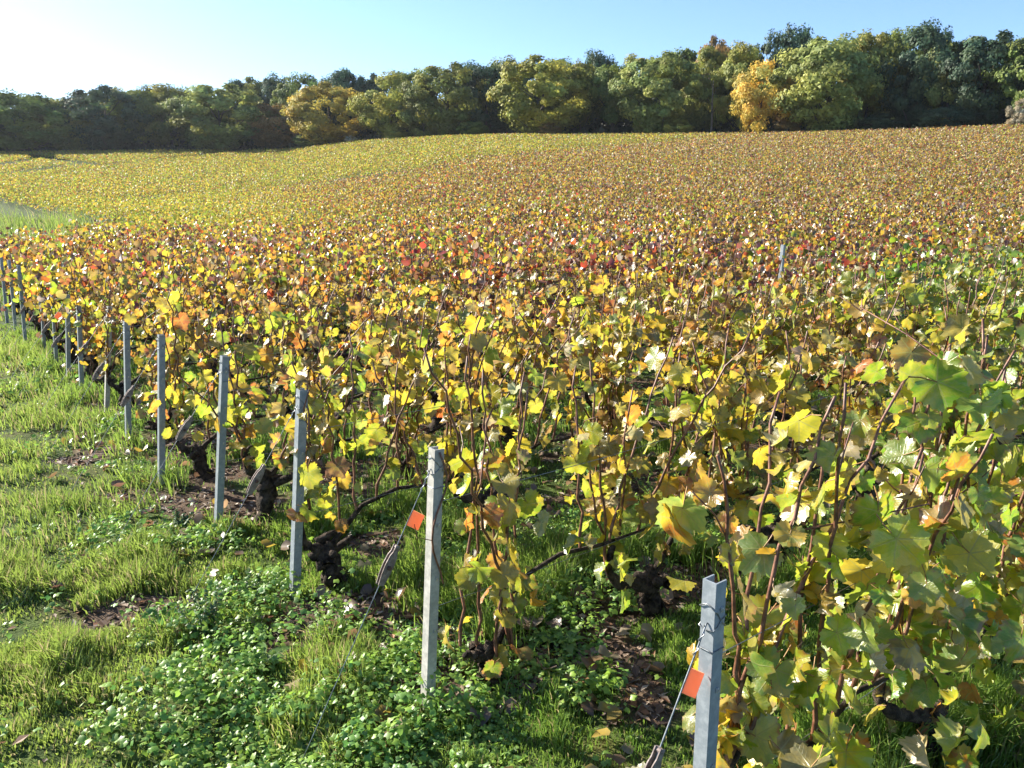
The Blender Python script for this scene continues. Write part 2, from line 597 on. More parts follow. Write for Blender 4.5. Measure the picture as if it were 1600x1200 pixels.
# ------------------------------------------------------------------ ground sheet
def build_ground():
    ang = np.concatenate([np.arange(-48, 48.01, .5), np.arange(52, 308.01, 6)]) * math.pi / 180
    rad = .4 * 1.034 ** np.arange(0, 225)
    A, R = np.meshgrid(ang, rad)
    X = (R * np.sin(A)).ravel(); Y = (R * np.cos(A)).ravel()
    Z = ground_z(X, Y)
    V = np.column_stack([X, Y, Z]); V = np.concatenate([V, [[0, 0, float(ground_z(0., 0.))]]])
    nr, na = R.shape
    i = np.arange(nr - 1)[:, None]; j = np.arange(na)[None, :]; q = (j + 1) % na
    a = (i * na + j).ravel(); b = (i * na + q).ravel(); c = ((i + 1) * na + q).ravel(); d = ((i + 1) * na + j).ravel()
    T = np.concatenate([np.column_stack([a, c, b]), np.column_stack([a, d, c]),
                        np.column_stack([np.full(na, len(V) - 1), np.arange(na), (np.arange(na) + 1) % na])])
    me = mesh('ground', V, T, [M_GROUND])
    s = soil_mask(V[:, 0], V[:, 1]); far = sstep(14, 40, np.hypot(V[:, 0], V[:, 1]))
    for nm, val in (('soil', s), ('far', far)):
        at = me.attributes.new(nm, 'FLOAT', 'POINT'); at.data.foreach_set('value', val.astype(np.float32))
    tag(link('ground', me), kind='structure')


build_ground()

# ------------------------------------------------------------------ the wood along the hilltop
def crown_variant(seed, ncl=62, per=300, skirt=.1, spread=.5, top=1.0, q=.0215, lean=0.0, gap=0.0):
    """leaf faces in clusters on a lumpy crown; unit height, unit width"""
    r = np.random.default_rng(seed)
    C = []
    zc = (skirt + top) / 2; hz = (top - skirt) / 2
    while len(C) < int(ncl * 1.45):
        p = r.normal(size=3); p /= np.linalg.norm(p)
        k = r.uniform(.55, 1.0) ** .5
        wob = .78 + .4 * noise(np.array(math.atan2(p[1], p[0]) * 1.3), np.array(p[2] * 2), seed)
        prof = 1.0 if p[2] > 0 else 1.0 - .25 * abs(p[2])
        x, y, z = p[0] * spread * k * wob * prof, p[1] * spread * k * wob * prof, zc + p[2] * hz * k * (.85 + .15 * wob)
        if gap and r.random() < gap: continue
        C.append((x + lean * (z - .3), y, z))
    C = np.array(C)
    ncl = int(ncl * 1.45); per = int(per / 1.35)
    n = ncl * per
    ci = np.repeat(np.arange(ncl), per)
    cr = r.uniform(.045, .115, ncl)
    dirs = r.normal(size=(n, 3)); dirs /= np.linalg.norm(dirs, axis=1)[:, None]
    rad = cr[ci] * r.uniform(.25, 1.35, n) ** .7
    P = C[ci] + dirs * rad[:, None] * np.array([1.15, 1.15, .8])
    cd = C[ci] * np.array([1, 1, .8]) - np.array([0, 0, .8 * zc]); cd /= np.linalg.norm(cd, axis=1)[:, None] + 1e-6
    N = dirs * .7 + cd * .9 + r.normal(size=(n, 3)) * .5 + np.array([0, 0, .2]); N /= np.linalg.norm(N, axis=1)[:, None]
    A = np.cross(N, r.normal(size=(n, 3))); A /= np.linalg.norm(A, axis=1)[:, None]
    B = np.cross(N, A)
    s = q * r.uniform(.55, 1.25, n)[:, None]
    V = np.stack([P - A * s, P + A * s * .7 - B * s * .7, P + A * s * .3 + B * s * .8], 1).reshape(-1, 3)
    T = np.arange(n * 3).reshape(n, 3)
    tone = r.uniform(.72, 1.25, ncl)[ci] * r.uniform(.8, 1.2, n)
    hue = r.normal(0, .10, ncl)[ci] + r.normal(0, .05, n)
    tint = np.clip(np.column_stack([tone * (1 + hue), tone * (1 + hue * .25), tone * (1 - hue * .5)]), .2, 2)
    return mesh('crown', V, T, [M_CROWN], np.repeat(tint, 3, 0), smooth=False), C


CROWNS = [crown_variant(101), crown_variant(102, skirt=.06, ncl=70), crown_variant(103, skirt=.18, ncl=55), crown_variant(104, skirt=.04, ncl=66, spread=.46),
          crown_variant(105, skirt=.25, ncl=50, spread=.48), crown_variant(106, skirt=.05, ncl=72, per=300), crown_variant(107, skirt=.1, ncl=44, gap=.2, q=.020), crown_variant(108, skirt=.3, ncl=48)]


def trunk_variant(seed, C):
    r = np.random.default_rng(seed); b = Bag()
    P = [np.array([0, 0, -.04])]
    for i in range(1, 8):
        P.append(np.array([r.normal(0, .010) * i ** .5, r.normal(0, .010), -.04 + .1 * i]))
    b.add(*tube(P, np.linspace(.026, .007, 8) * np.array([1.5, 1, 1, 1, 1, 1, 1, 1]), 7, .08, seed=seed))
    for k in r.choice(len(C), 14, replace=False):
        e = C[k]; z0 = max(.12, min(.6, e[2] - .2 - r.uniform(0, .1)))
        i = int((z0 + .04) / .1); s = P[min(i, 7)]
        m = (s + e) / 2 + np.array([0, 0, -.03])
        b.add(*tube([s, m, e], [.009, .006, .002], 4, cap=False))
    return b.mesh('trunk', [M_TRUNK])


TRUNKS = [trunk_variant(300 + i, c[1]) for i, c in enumerate(CROWNS)]
GRN = (.10, .13, .028); OLV = (.135, .145, .036); DRK = (.038, .064, .034); YGR = (.20, .20, .042); GLD = (.36, .27, .06)
YOL = (.26, .21, .045); RUS = (.17, .11, .038); SIL = (.155, .18, .052); BLU = (.036, .070, .040); TAN = (.30, .27, .20)


def tree(px, top, hw, off, col, var, label, name='broadleaf_tree', group='trees of the wood along the hilltop', rot=0.0, base=None, cat='tree'):
    d = ray(px, 215); az = math.atan2(d[0], d[1])
    D = float(np.interp(az, AZ, DE)) + off
    x, y = D * math.sin(az), D * math.cos(az)
    zb = float(terr(x, y)) - .1
    e = ray(px, top); zt = EYE + D * e[2] / math.hypot(e[0], e[1])
    h = zt - zb; w = 2 * hw * D / F
    o = empty(name, (x, y, zb))
    o.rotation_euler = (0, 0, rot)
    tag(o, label, cat, group)
    c = link('crown', CROWNS[var][0], o); c.color = col + (1,); c.scale = (w, w, h / 1.04)
    t = link('trunk', TRUNKS[var], o); t.scale = (max(w, h * .6),) * 2 + (h / 1.04,)
    return o


FRONT = [  # px, skyline y, half width px, metres behind the edge, colour, crown, label
    (-40, 138, 75, 3, DRK, 0, 'dark green tree cut by the left picture edge, end of the wood'),
    (38, 141, 62, 0, GRN, 1, 'green tree with sunlit ragged top at the left end of the wood'),
    (112, 152, 48, 3, OLV, 3, 'low olive tree between the left end tree and the domed dark tree'),
    (168, 133, 58, 0, DRK, 5, 'domed dark olive tree with one pale bough on its left side'),
    (222, 138, 38, 4, GRN, 2, 'rounded fresh green tree right of the domed dark tree'),
    (268, 131, 48, 5, OLV, 0, 'broad olive tree behind the silver green tree at left'),
    (345, 128, 68, -4, SIL, 5, 'large silver green tree with pale sunlit left side in the left half'),
    (428, 160, 44, 0, RUS, 1, 'low brown tree in shade left of the golden yellow maple'),
    (515, 128, 62, -3, YOL, 5, 'wide golden yellow tree left of centre, its right half olive'),
    (612, 112, 54, -2, YGR, 1, 'tall yellow green tree right of the wide golden tree'),
    (662, 130, 34, -4, OLV, 3, 'small olive tree wedged between two taller yellow green trees'),
    (700, 96, 62, 0, OLV, 5, 'broad olive green tree with pale boughs left of centre'),
    (760, 98, 45, 4, DRK, 0, 'dark green tree in the gap left of the big olive dome'),
    (848, 86, 76, -4, YGR, 5, 'big olive yellow domed tree at the centre of the wood'),
    (905, 96, 40, 2, OLV, 2, 'rusty topped olive tree joined to the right of the big central dome'),
    (957, 97, 42, 1, GRN, 4, 'slender grey green tree with bent pale trunk right of centre'),
    (1028, 80, 64, -4, SIL, 5, 'large silver green spreading tree right of centre reaching the ground'),
    (1098, 70, 44, 3, OLV, 3, 'olive tree with rusty thin top beside the bare pale trunk'),
    (1160, 66, 48, 2, YGR, 1, 'yellow green tree right behind the golden tree'),
    (1186, 92, 44, -8, GLD, 6, 'bright golden tree with visible dark trunk in front of the wood'),
    (1288, 52, 76, -5, SIL, 5, 'huge olive tree with pale layered boughs right of the golden tree'),
    (1352, 48, 46, 1, OLV, 2, 'olive tree with sunlit top between the huge tree and the dark ones'),
    (1425, 34, 54, 1, DRK, 1, 'tallest dark green tree with spiky top near the right edge'),
    (1475, 62, 34, 0, OLV, 3, 'narrow olive tree right of the tallest dark tree'),
    (1530, 48, 56, 1, DRK, 5, 'dark bottle green tree second from the right edge'),
    (1600, 56, 50, 0, GRN, 0, 'dark tree cut by the right picture edge'),
    (1665, 40, 60, 2, DRK, 1, 'dark tree just past the right picture edge'),
]
for i, a in enumerate(FRONT):
    tree(*a, rot=(i * 2.399) % 6.28)
BACK = [(5, 146), (75, 150), (135, 146), (195, 136), (245, 130), (302, 136), (372, 122), (408, 118), (438, 116), (472, 111), (502, 116), (545, 105), (578, 112), (640, 107), (735, 92),
        (790, 87), (822, 92), (880, 88), (930, 77), (985, 82), (1010, 90), (1062, 72), (1112, 54), (1138, 68), (1200, 44), (1236, 35), (1262, 55),
        (1322, 50), (1380, 46), (1398, 40), (1450, 42), (1500, 56), (1565, 60), (1625, 52)]
names = [f[6] for f in FRONT]
nb = 0
for i, (px, ty) in enumerate(BACK):
    k = int(np.argmin([abs(px - f[0]) for f in FRONT]))
    side = 'left' if px < FRONT[k][0] else 'right'
    short = ' '.join(names[k].split()[:6])
    depth = ['', ' taller'][sum(1 for q in BACK[:i] if int(np.argmin([abs(q[0] - f[0]) for f in FRONT])) == k and (q[0] < FRONT[k][0]) == (px < FRONT[k][0])) > 0]
    if short.split()[-1] in ('with', 'at', 'the', 'and', 'by', 'between', 'of', 'in', 'on', 'its', 'one'):
        short = ' '.join(short.split()[:-1])
    cc = [DRK, GRN, BLU, OLV][i % 4] if px not in (1112,) else RUS
    if px in (930, 1236, 545): cc = BLU
    tree(px, ty, 34 + (i * 7) % 14, 13 + (i * 5) % 9, cc, [1, 3, 5, 0, 6][i % 5], 'dark crown rising behind%s, to the %s of the %s' % (depth, side, short), name='woodland_tree',
         group='trees deeper in the wood', rot=i * 1.7)

# bare pale trunk, edge shrubs
def snag():
    d = ray(1111, 204); az = math.atan2(d[0], d[1]); D = float(np.interp(az, AZ, DE)) - 6
    x, y = D * math.sin(az), D * math.cos(az); zb = float(terr(x, y))
    o = empty('bare_tree', (x, y, zb))
    tag(o, 'thin bare pale trunk standing in front of the olive trees', 'tree', 'trees of the wood along the hilltop')
    b = Bag(); b.add(*tube([(0, 0, -.2), (.1, 0, 3), (-.05, 0, 6), (.0, 0, 9.5)], [.2, .17, .13, .05], 6, .1))
    link('trunk', b.mesh('trunk', [M_TRUNK]), o)
    b = Bag()
    for z, dx in ((4, .9), (5.5, -1.), (7, .8), (8.2, -.5)):
        b.add(*tube([(0, 0, z), (dx * .5, .2, z + .6), (dx, .3, z + 1.5)], [.06, .04, .015], 4))
    link('branch', b.mesh('branch', [M_TRUNK]), o)


snag()
for px, top, hw, off, col, var, lab in [
        (1594, 152, 19, -9, (.19, .17, .13), 6, 'pale grey feathery shrub at the right edge of the field'),
        (490, 205, 26, -6, GRN, 1, 'dark green shrub under the wide golden tree'),
        (548, 211, 9, -7, TAN, 6, 'tuft of tall pale dry weeds at the foot of the wood'),
        (1230, 170, 20, -6, RUS, 3, 'low brown shrub beneath the huge olive tree'),
        (1060, 185, 22, -7, YGR, 1, 'bright green shrub at the foot of the silver tree'),
        (860, 190, 18, -7, RUS, 3, 'brownish bush below the big central dome'),
        (1375, 176, 30, -4, DRK, 1, 'dark thicket below the sunlit olive tree at right'),
        (1480, 165, 40, -3, DRK, 5, 'deep shaded thicket below the tallest dark tree'),
        (620, 200, 20, -5, YGR, 3, 'small yellow green bush under the tall yellow green tree'),
        (740, 188, 24, -3, GRN, 5, 'green bush under the broad olive tree')]:
    tree(px, top, hw, off, col, var, lab, name='shrub', group='shrubs along the foot of the wood', rot=px, cat='shrub')


def undergrowth():
    """dark understory that closes the foot of the wood"""
    r = np.random.default_rng(5); n = 80000
    az = r.uniform(-.72, .72, n); D = np.interp(az, AZ, DE) + np.where(r.random(n) < .2, r.uniform(1, 5, n), np.where(r.random(n) < .55, r.uniform(6, 26, n), r.uniform(26, 60, n)))
    x, y = D * np.sin(az), D * np.cos(az)
    hmax = 7.0 + 6 * noise(az * 60, D * .12, 77)
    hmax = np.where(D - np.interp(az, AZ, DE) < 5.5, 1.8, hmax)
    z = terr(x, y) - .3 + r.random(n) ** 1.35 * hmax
    P = np.column_stack([x, y, z])
    N = r.normal(size=(n, 3)); N /= np.linalg.norm(N, axis=1)[:, None]
    A = np.cross(N, r.normal(size=(n, 3))); A /= np.linalg.norm(A, axis=1)[:, None]; B = np.cross(N, A)
    s = r.uniform(.4, .95, n)[:, None]
    V = np.stack([P - A * s, P - B * s, P + (A + B) * s * .8], 1).reshape(-1, 3)
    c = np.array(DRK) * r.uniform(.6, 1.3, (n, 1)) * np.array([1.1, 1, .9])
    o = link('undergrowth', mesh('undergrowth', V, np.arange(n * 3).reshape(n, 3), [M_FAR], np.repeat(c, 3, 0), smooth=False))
    tag(o, 'dark shaded undergrowth closing the foot of the wood', 'undergrowth', kind='stuff')


undergrowth()

def haze():
    z0 = -2.5
    V, T = box(-760, 760, -760, 760, z0, 75)
    t = NT('haze'); pv = t.n('ShaderNodeVolumePrincipled')
    pv.inputs['Color'].default_value = (.86, .92, 1, 1); pv.inputs['Density'].default_value = HAZE; pv.inputs['Anisotropy'].default_value = .3
    o = t.n('ShaderNodeOutputMaterial'); t.t.links.new(pv.outputs[0], o.inputs[1])
    tag(link('haze', mesh('haze', V, T, [t.m], smooth=False)), 'thin pale haze in the air over the fields', 'haze', kind='stuff')


HAZE = .00009
haze()

# ------------------------------------------------------------------ leaf colour by place
PAL = np.array([(.12, .27, .012), (.28, .40, .018), (.58, .43, .02), (.62, .27, .018), (.48, .035, .018), (.13, .035, .040), (.21, .095, .045), (.42, .36, .29)])
#               green            yellow-green     yellow           orange          red             purple           brown            pale dry


def weights(x, y):
    x = np.asarray(x, float); y = np.asarray(y, float)
    u, v = uv_of(x, y); d = np.hypot(x, y)
    n1 = fbm(x * .35, y * .35, 51); n2 = fbm(x * .12 + 9, y * .12, 55); n3 = fbm(x * 1.1, y * 1.1, 57)
    W = np.zeros(x.shape + (8,))
    def put(m, w):
        nonlocal W
        w = np.array(w, float); w /= w.sum()
        W = W * (1 - m[..., None]) + m[..., None] * w
    one = np.ones(x.shape)
    put(one, [.03, .17, .30, .13, .07, .08, .20, .02])
    put(sstep(.42, .58, n2) * sstep(12, 17, d), [.02, .11, .24, .15, .08, .11, .27, .05])          # brown and pink patches
    put(sstep(-.25, .45, np.arctan2(x, y)) * sstep(14, 26, d) * .85, [.02, .10, .24, .15, .05, .08, .29, .08])
    put(sstep(17, 24, v) * sstep(14, 4, u - v * .35 + 6) , [.05, .33, .48, .07, .01, .01, .05, .02])     # yellow block at the left
    tr = np.interp(x, [-200] + [b[0] for b in BLOCK_EDGE] + [60], [-20] + [b[1] for b in BLOCK_EDGE] + [190])
    put(sstep(0, 3, y - tr), [.10, .29, .35, .08, .01, .03, .16, .01])
    put(sstep(0, 3, y - tr) * sstep(-.02, .25, np.arctan2(x, y)) * .7, [.03, .14, .27, .14, .04, .06, .28, .06])                             # hill block past the track
    put(sstep(0, 3, y - tr) * sstep(.45, .6, n2) * .8, [.06, .25, .42, .08, .01, .02, .14, .02])
    # near zones
    put(sstep(3.5, 5.5, u) * sstep(12, 8.5, u) * sstep(.6, 1.6, v) * sstep(9.5, 7, v), [.03, .10, .12, .07, .12, .27, .19, .10])
    put(sstep(.6, 1.2, u) * sstep(4.2, 3.0, u) * sstep(1.8, 2.6, v) * sstep(6.5, 5, v) * .75, [.03, .16, .24, .13, .18, .10, .13, .03])
    put(sstep(.50, .62, n1) * sstep(5, 7, d) * sstep(20, 14, d) * .85, [.02, .10, .18, .15, .15, .18, .19, .04])
    put(sstep(3.2, 5.0, u - v * .9) * sstep(3.2, 2.2, v), [.42, .32, .10, .03, .01, .02, .05, .08])
    put(sstep(-.5, -.8, v), [.38, .33, .13, .03, .01, .03, .05, .05])
    put(sstep(-.5, -.8, v) * sstep(.9, .45, u), [.18, .28, .28, .08, .02, .02, .08, .07])
    put(sstep(.9, .5, np.abs(v)) * sstep(3.0, 1.5, u), [.10, .27, .25, .13, .04, .03, .12, .06])
    put(sstep(1.0, 1.8, v) * sstep(3.6, 2.4, v) * sstep(1.2, .6, u), [.28, .33, .22, .07, .06, .01, .05, .02])
    return W


def leaf_colors(x, y, r):
    W = weights(x, y); cum = np.cumsum(W, -1); cum /= cum[..., -1:]
    k = (r.random(len(x))[:, None] > cum).sum(1)
    c = PAL[np.clip(k, 0, 7)]
    k2 = (r.random(len(x))[:, None] > cum).sum(1)
    c = c * (1 - .18) + PAL[np.clip(k2, 0, 7)] * .18
    uu, vv = uv_of(x, y)
    lo = np.where(vv < -.5, .9, .55)[:, None]
    c = c * (lo + (1.3 - lo) * r.random((len(x), 1))) * (1 + r.normal(0, .06, (len(x), 3)))
    return np.clip(c, .01, .75), k


# ------------------------------------------------------------------ vine leaf shapes
def outline(n, serr):
    kn = np.array([0, 14, 27, 40, 54, 68, 82, 96, 112, 130, 150, 166, 180]); kr = np.array([.62, .55, .47, .53, .57, .53, .45, .49, .50, .46, .43, .33, .09])
    th = (np.arange(n) / n * 360 - 180)
    r = np.interp(np.abs(th), kn, kr)
    r = r * (1 + serr * np.where(np.arange(n) % 2 == 0, 1, -1))
    t = np.radians(th)
    return np.column_stack([np.sin(t) * r, np.cos(t) * r])


def leaf_shape(seed, fold=.0, cup=.0, wave=.05, droop=.15, crumple=0.0, skew=0.0):
    r = np.random.default_rng(seed)
    o = outline(42, .06); inn = outline(14, 0) * .52
    P = np.concatenate([[(0, 0)], inn, o])
    edge = np.concatenate([[0], np.full(14, .5), np.ones(42)])
    T = [(0, 1 + j, 1 + (j + 1) % 14) for j in range(14)]
    for j in range(14):
        a = 1 + j; b = 1 + (j + 1) % 14; c = 15 + 3 * j; d = c + 1; e = c + 2; f = 15 + (3 * j + 3) % 42
        T += [(a, c, d), (a, d, e), (a, e, b), (b, e, f)]
    uv = P.copy()
    x, y = P[:, 0].copy(), P[:, 1].copy(); rr = np.hypot(x, y); th = np.arctan2(x, y)
    z = cup * rr ** 2 * 2 + fold * np.abs(x) - droop * np.maximum(y, 0) ** 2 * 1.6 + wave * np.sin(th * 5 + seed) * rr * 1.5 + skew * x * y
    z += r.normal(0, .012, len(z)) * edge
    if crumple:
        a = crumple * 2.6
        # roll the sides in and shrivel
        x = np.sign(x) * np.sin(np.abs(x) * a) / a; z = z + (1 - np.cos(uv[:, 0] * a)) / a * 1.1
        y = y * (1 - .25 * crumple) + .1 * crumple * np.sin(th * 4 + seed) * rr
        z += crumple * .12 * np.sin(th * 7 + seed * 2) * rr
    V = np.column_stack([x, y, z])
    # stalk
    L = r.uniform(.45, .75); S0 = np.array([0, 0, .0]); S2 = np.array([r.uniform(-.1, .1), -L * .8, L * .35]); S1 = S2 * .5 + np.array([0, -.04, -.06])
    sv, st = tube([S0, S1, S2], [.014, .014, .018], 3, cap=False)
    nV = len(V)
    T = np.concatenate([np.array(T), st + nV])
    V = np.concatenate([V, sv]); uv = np.concatenate([uv, np.zeros((len(sv), 2))]); edge = np.concatenate([edge, np.zeros(len(sv))])
    mi = np.zeros(len(T), int); mi[-len(st):] = 1
    return mesh('leaf', V, T, [M_LEAF, M_PETIOLE], uv=uv, edge=edge, mi=mi), S2


FLAT = [leaf_shape(1, .10, .12, .05, .18), leaf_shape(2, -.10, .10, .06, .10), leaf_shape(3, .22, .05, .05, .25), leaf_shape(4, .0, .35, .04, .1), leaf_shape(5, -.05, -.25, .06, .15),
        leaf_shape(6, .35, .0, .05, .2), leaf_shape(7, .12, .1, .09, .3, skew=.25), leaf_shape(8, .05, .2, .08, .22, skew=-.25), leaf_shape(9, .15, -.15, .07, .35), leaf_shape(10, .5, .0, .04, .15), leaf_shape(11, .2, .1, .13, .3, .35), leaf_shape(12, .0, .25, .12, .45, .3, .2), leaf_shape(13, .3, -.2, .10, .5, .4)]
CRUMP = [leaf_shape(21, .2, .2, .12, .3, .9), leaf_shape(22, .1, .3, .15, .2, .7, .2), leaf_shape(23, .1, .1, .12, .4, 1.1), leaf_shape(24, .3, .2, .1, .3, .55, -.3)]
LOWT = np.array([(0, 1 + j, 1 + (j + 1) % 9) for j in range(9)])


def low_leaf(seed):
    o = outline(9, 0)
    P = np.concatenate([[(0, .02)], o]); x, y = P[:, 0], P[:, 1]
    r = np.random.default_rng(seed)
    z = r.uniform(-.3, 1.0) * np.abs(x) + r.uniform(-.6, .6) * (x * x + y * y) - r.uniform(.05, .8) * np.maximum(y, 0) ** 2 + r.normal(0, .05, len(x))
    x = x * r.uniform(.6, 1)
    return np.column_stack([x, y, z])


LOW = np.array([low_leaf(s) for s in range(12)])


def pose(n, r, out, jit=.6, up=.35):
    """rotation matrices for n hanging blades; out = outward horizontal direction (n,2)"""
    N = np.column_stack([out * .75, np.full(n, up)]) + r.normal(size=(n, 3)) * jit
    N /= np.linalg.norm(N, axis=1)[:, None]
    t = np.column_stack([out * .45, np.full(n, -.85)]) + r.normal(size=(n, 3)) * .5
    t -= N * (t * N).sum(1)[:, None]; t /= np.linalg.norm(t, axis=1)[:, None]
    X = np.cross(t, N)
    return np.stack([X, t, N], 2)


# ------------------------------------------------------------------ one grapevine
RD3 = np.array([RD[0], RD[1], 0.0]); WD3 = np.array([HD[0], HD[1], 0.0]); UP = np.array([0, 0, 1.0])


def L3(u, w, z):
    return RD3 * u + WD3 * w + UP * z


def finer(P, R, k, r, amp):
    P = np.asarray(P, float); t = np.arange(len(P)); tt = np.linspace(0, len(P) - 1, k)
    Q = np.column_stack([np.interp(tt, t, P[:, c]) for c in range(3)])
    for _ in range(2):
        Q[1:-1] = Q[1:-1] * .5 + (Q[:-2] + Q[2:]) * .25
    S = np.interp(tt, t, R) * (1 + r.normal(0, amp, k))
    Q[1:-1] += r.normal(0, 1, (k - 2, 3)) * S[1:-1, None] * amp
    return Q, S


def vine_wood(r, dense, near=False, fan=False, row0=False, first=False):
    """gnarled stump, bent arms, canes; returns trunk bag, cane list (points), nodes"""
    b = Bag(); sd_ = int(r.integers(1e6))
    k = r.choice([-1, 1]); hgt = r.uniform(.17, .26) if not fan else .11
    P = [L3(0, 0, -.08), L3(.01, 0, .02), L3(-.02 * k, r.normal(0, .015), hgt * .55), L3(-.03 * k, r.normal(0, .02), hgt), L3(-.01 * k, 0, hgt + .06)]
    RR = np.array([.078, .066, .052, .060, .026]) * r.uniform(.8, 1.15)
    if near: b.add(*tube(*finer(P, RR, 15, r, .16), 11, .24, seed=sd_))
    else: b.add(*tube(P, RR, 9, .22, seed=sd_))
    # knobs of old pruning
    for q in range(6 if near else 3):
        c = P[3] + r.normal(0, .03, 3); e = c + L3(r.normal(0, .06), r.normal(0, .06), r.uniform(.0, .05))
        b.add(*tube([c, (c + e) / 2, e], [.028, .026, .014], 6, .25, seed=sd_ + q))
    base = P[3]
    a1 = [base, base + L3(-.10, .0, .04), base + L3(-.20, .02, .06), base + L3(-.27, .03, .13), base + L3(-.25, .03, .22), base + L3(-.16, .02, .27)]
    a1 = [p + r.normal(0, .012, 3) for p in a1]; a1[0] = base
    if first: a1 = [base + (p - base) * np.array([.45, .45, .9]) for p in a1]
    if fan: a1 = [base, base + L3(-.03, .01, .01), base + L3(-.06, 0, .02), base + L3(-.09, .01, .03), base + L3(-.11, .0, .04), base + L3(-.12, .0, .05)]
    RA = [.040, .029, .023, .019, .015, .010]
    if near: b.add(*tube(*finer(a1, RA, 16, r, .15), 8, .2, seed=sd_ + 5))
    else: b.add(*tube(a1, RA, 6, .25, seed=sd_ + 5))
    zw = .40 + r.normal(0, .03)
    a2 = [base, base + L3(.06, 0, .07), L3(.18, r.normal(0, .02), zw - .02), L3(.40, r.normal(0, .015), zw + .02), L3(.65, r.normal(0, .015), zw), L3(.92, r.normal(0, .01), zw + r.normal(0, .02))]
    b.add(*tube(a2, [.026, .017, .012, .010, .008, .006], 6, .2, seed=sd_ + 6))
    canes = []
    arm2 = np.array(a2)
    nc = int(r.integers(8, 11)) + (2 if dense else 0) + (1 if fan else 0)
    for i in range(nc):
        f = i / (nc - 1)
        if fan and f < .72:
            s = base + L3(r.uniform(-.10, .10), r.normal(0, .03), r.uniform(-.02, .05))
        elif f < .33:
            s = np.array(a1[3 + int(r.integers(0, 3))])
        else:
            q = (f - .33) / .67 * 3.6 + 1.2; qi = min(int(q), 4); s = arm2[qi] * (1 - (q - qi)) + arm2[qi + 1] * (q - qi)
        top = r.uniform(.98, 1.28) + (r.uniform(.08, .22) if r.random() < .22 else 0)
        du = r.normal(.06, .17) + (f - .3) * (.5 if fan else 0); dw = r.normal(-.03 if row0 else 0, .09 if row0 else .12)
        if fan: top = r.uniform(1.1, 1.42)
        if row0: top = r.uniform(1.22, 1.55)
        if r.random() < .18: du *= 2; top -= .1
        n = max(6, int((top - s[2]) / .075)); pts = []
        for j in range(n + 1):
            t = j / n
            bend = np.array([r.normal(0, .006) for _ in range(3)])
            pts.append(s + L3(du * t ** 1.3 + .012 * (-1) ** j, dw * t ** 1.2 + .008 * (-1) ** j, (top - s[2]) * t) + bend)
        pts[0] = s
        canes.append(np.array(pts))
    return b, canes


def vine_leaves(r, canes, x0, y0, zlow, keep, lat):
    """leaf junction points (local), outward directions"""
    pos, out = [], []
    for c in canes:
        for j in range(1, len(c)):
            p = c[j]
            if p[2] < zlow - .25 * r.random() ** 2 or (j > len(c) - 4 and c[-1][2] > 1.22 and r.random() < .6): continue
            side = (-1) ** j
            for q in range(1 + (r.random() < lat) + (r.random() < lat * .6)):
                if r.random() > keep: continue
                a = WD3[:2] * side * r.uniform(.3, 1) + RD3[:2] * r.normal(0, .6)
                a /= np.linalg.norm(a) + 1e-6
                off = np.zeros(3)
                if q: off =  np.append(a * r.uniform(.05, .19), r.uniform(-.09, .08)) + r.normal(0, .03, 3)
                pos.append(p + off); out.append(a)
    return np.array(pos), np.array(out)


ORD = ['first', 'second', 'third', 'fourth', 'fifth', 'sixth', 'seventh', 'eighth', 'ninth', 'tenth', 'eleventh', 'twelfth', 'thirteenth', 'fourteenth', 'fifteenth', 'sixteenth', 'seventeenth',
       'eighteenth', 'nineteenth', 'twentieth', 'twenty-first', 'twenty-second', 'twenty-third', 'twenty-fourth', 'twenty-fifth', 'twenty-sixth', 'twenty-seventh', 'twenty-eighth', 'twenty-ninth',
       'thirtieth', 'thirty-first', 'thirty-second', 'thirty-third', 'thirty-fourth', 'thirty-fifth']
CATN = ['green', 'yellow-green', 'yellow', 'orange', 'red', 'purple', 'brown', 'pale dry']


def vine_plan():
    L = []
    for ri, v in enumerate(ROWV[:40]):
        first = float(head_u(v)) + (.28 if ri != 2 else .22)
        for j in range(45):
            u = first + j * (.97 if ri < 5 else 1.05)
            x, y = xy_of(u, v)
            d = math.hypot(x, y); az = math.atan2(x + .3, y)
            if abs(math.degrees(math.atan2(x, y))) > 33.5 + 22 / max(d, 1): continue
            if not bool(in_vines(x, y)): continue
            L.append((d, ri, j, float(x), float(y), u, v))
    L.sort()
    return L


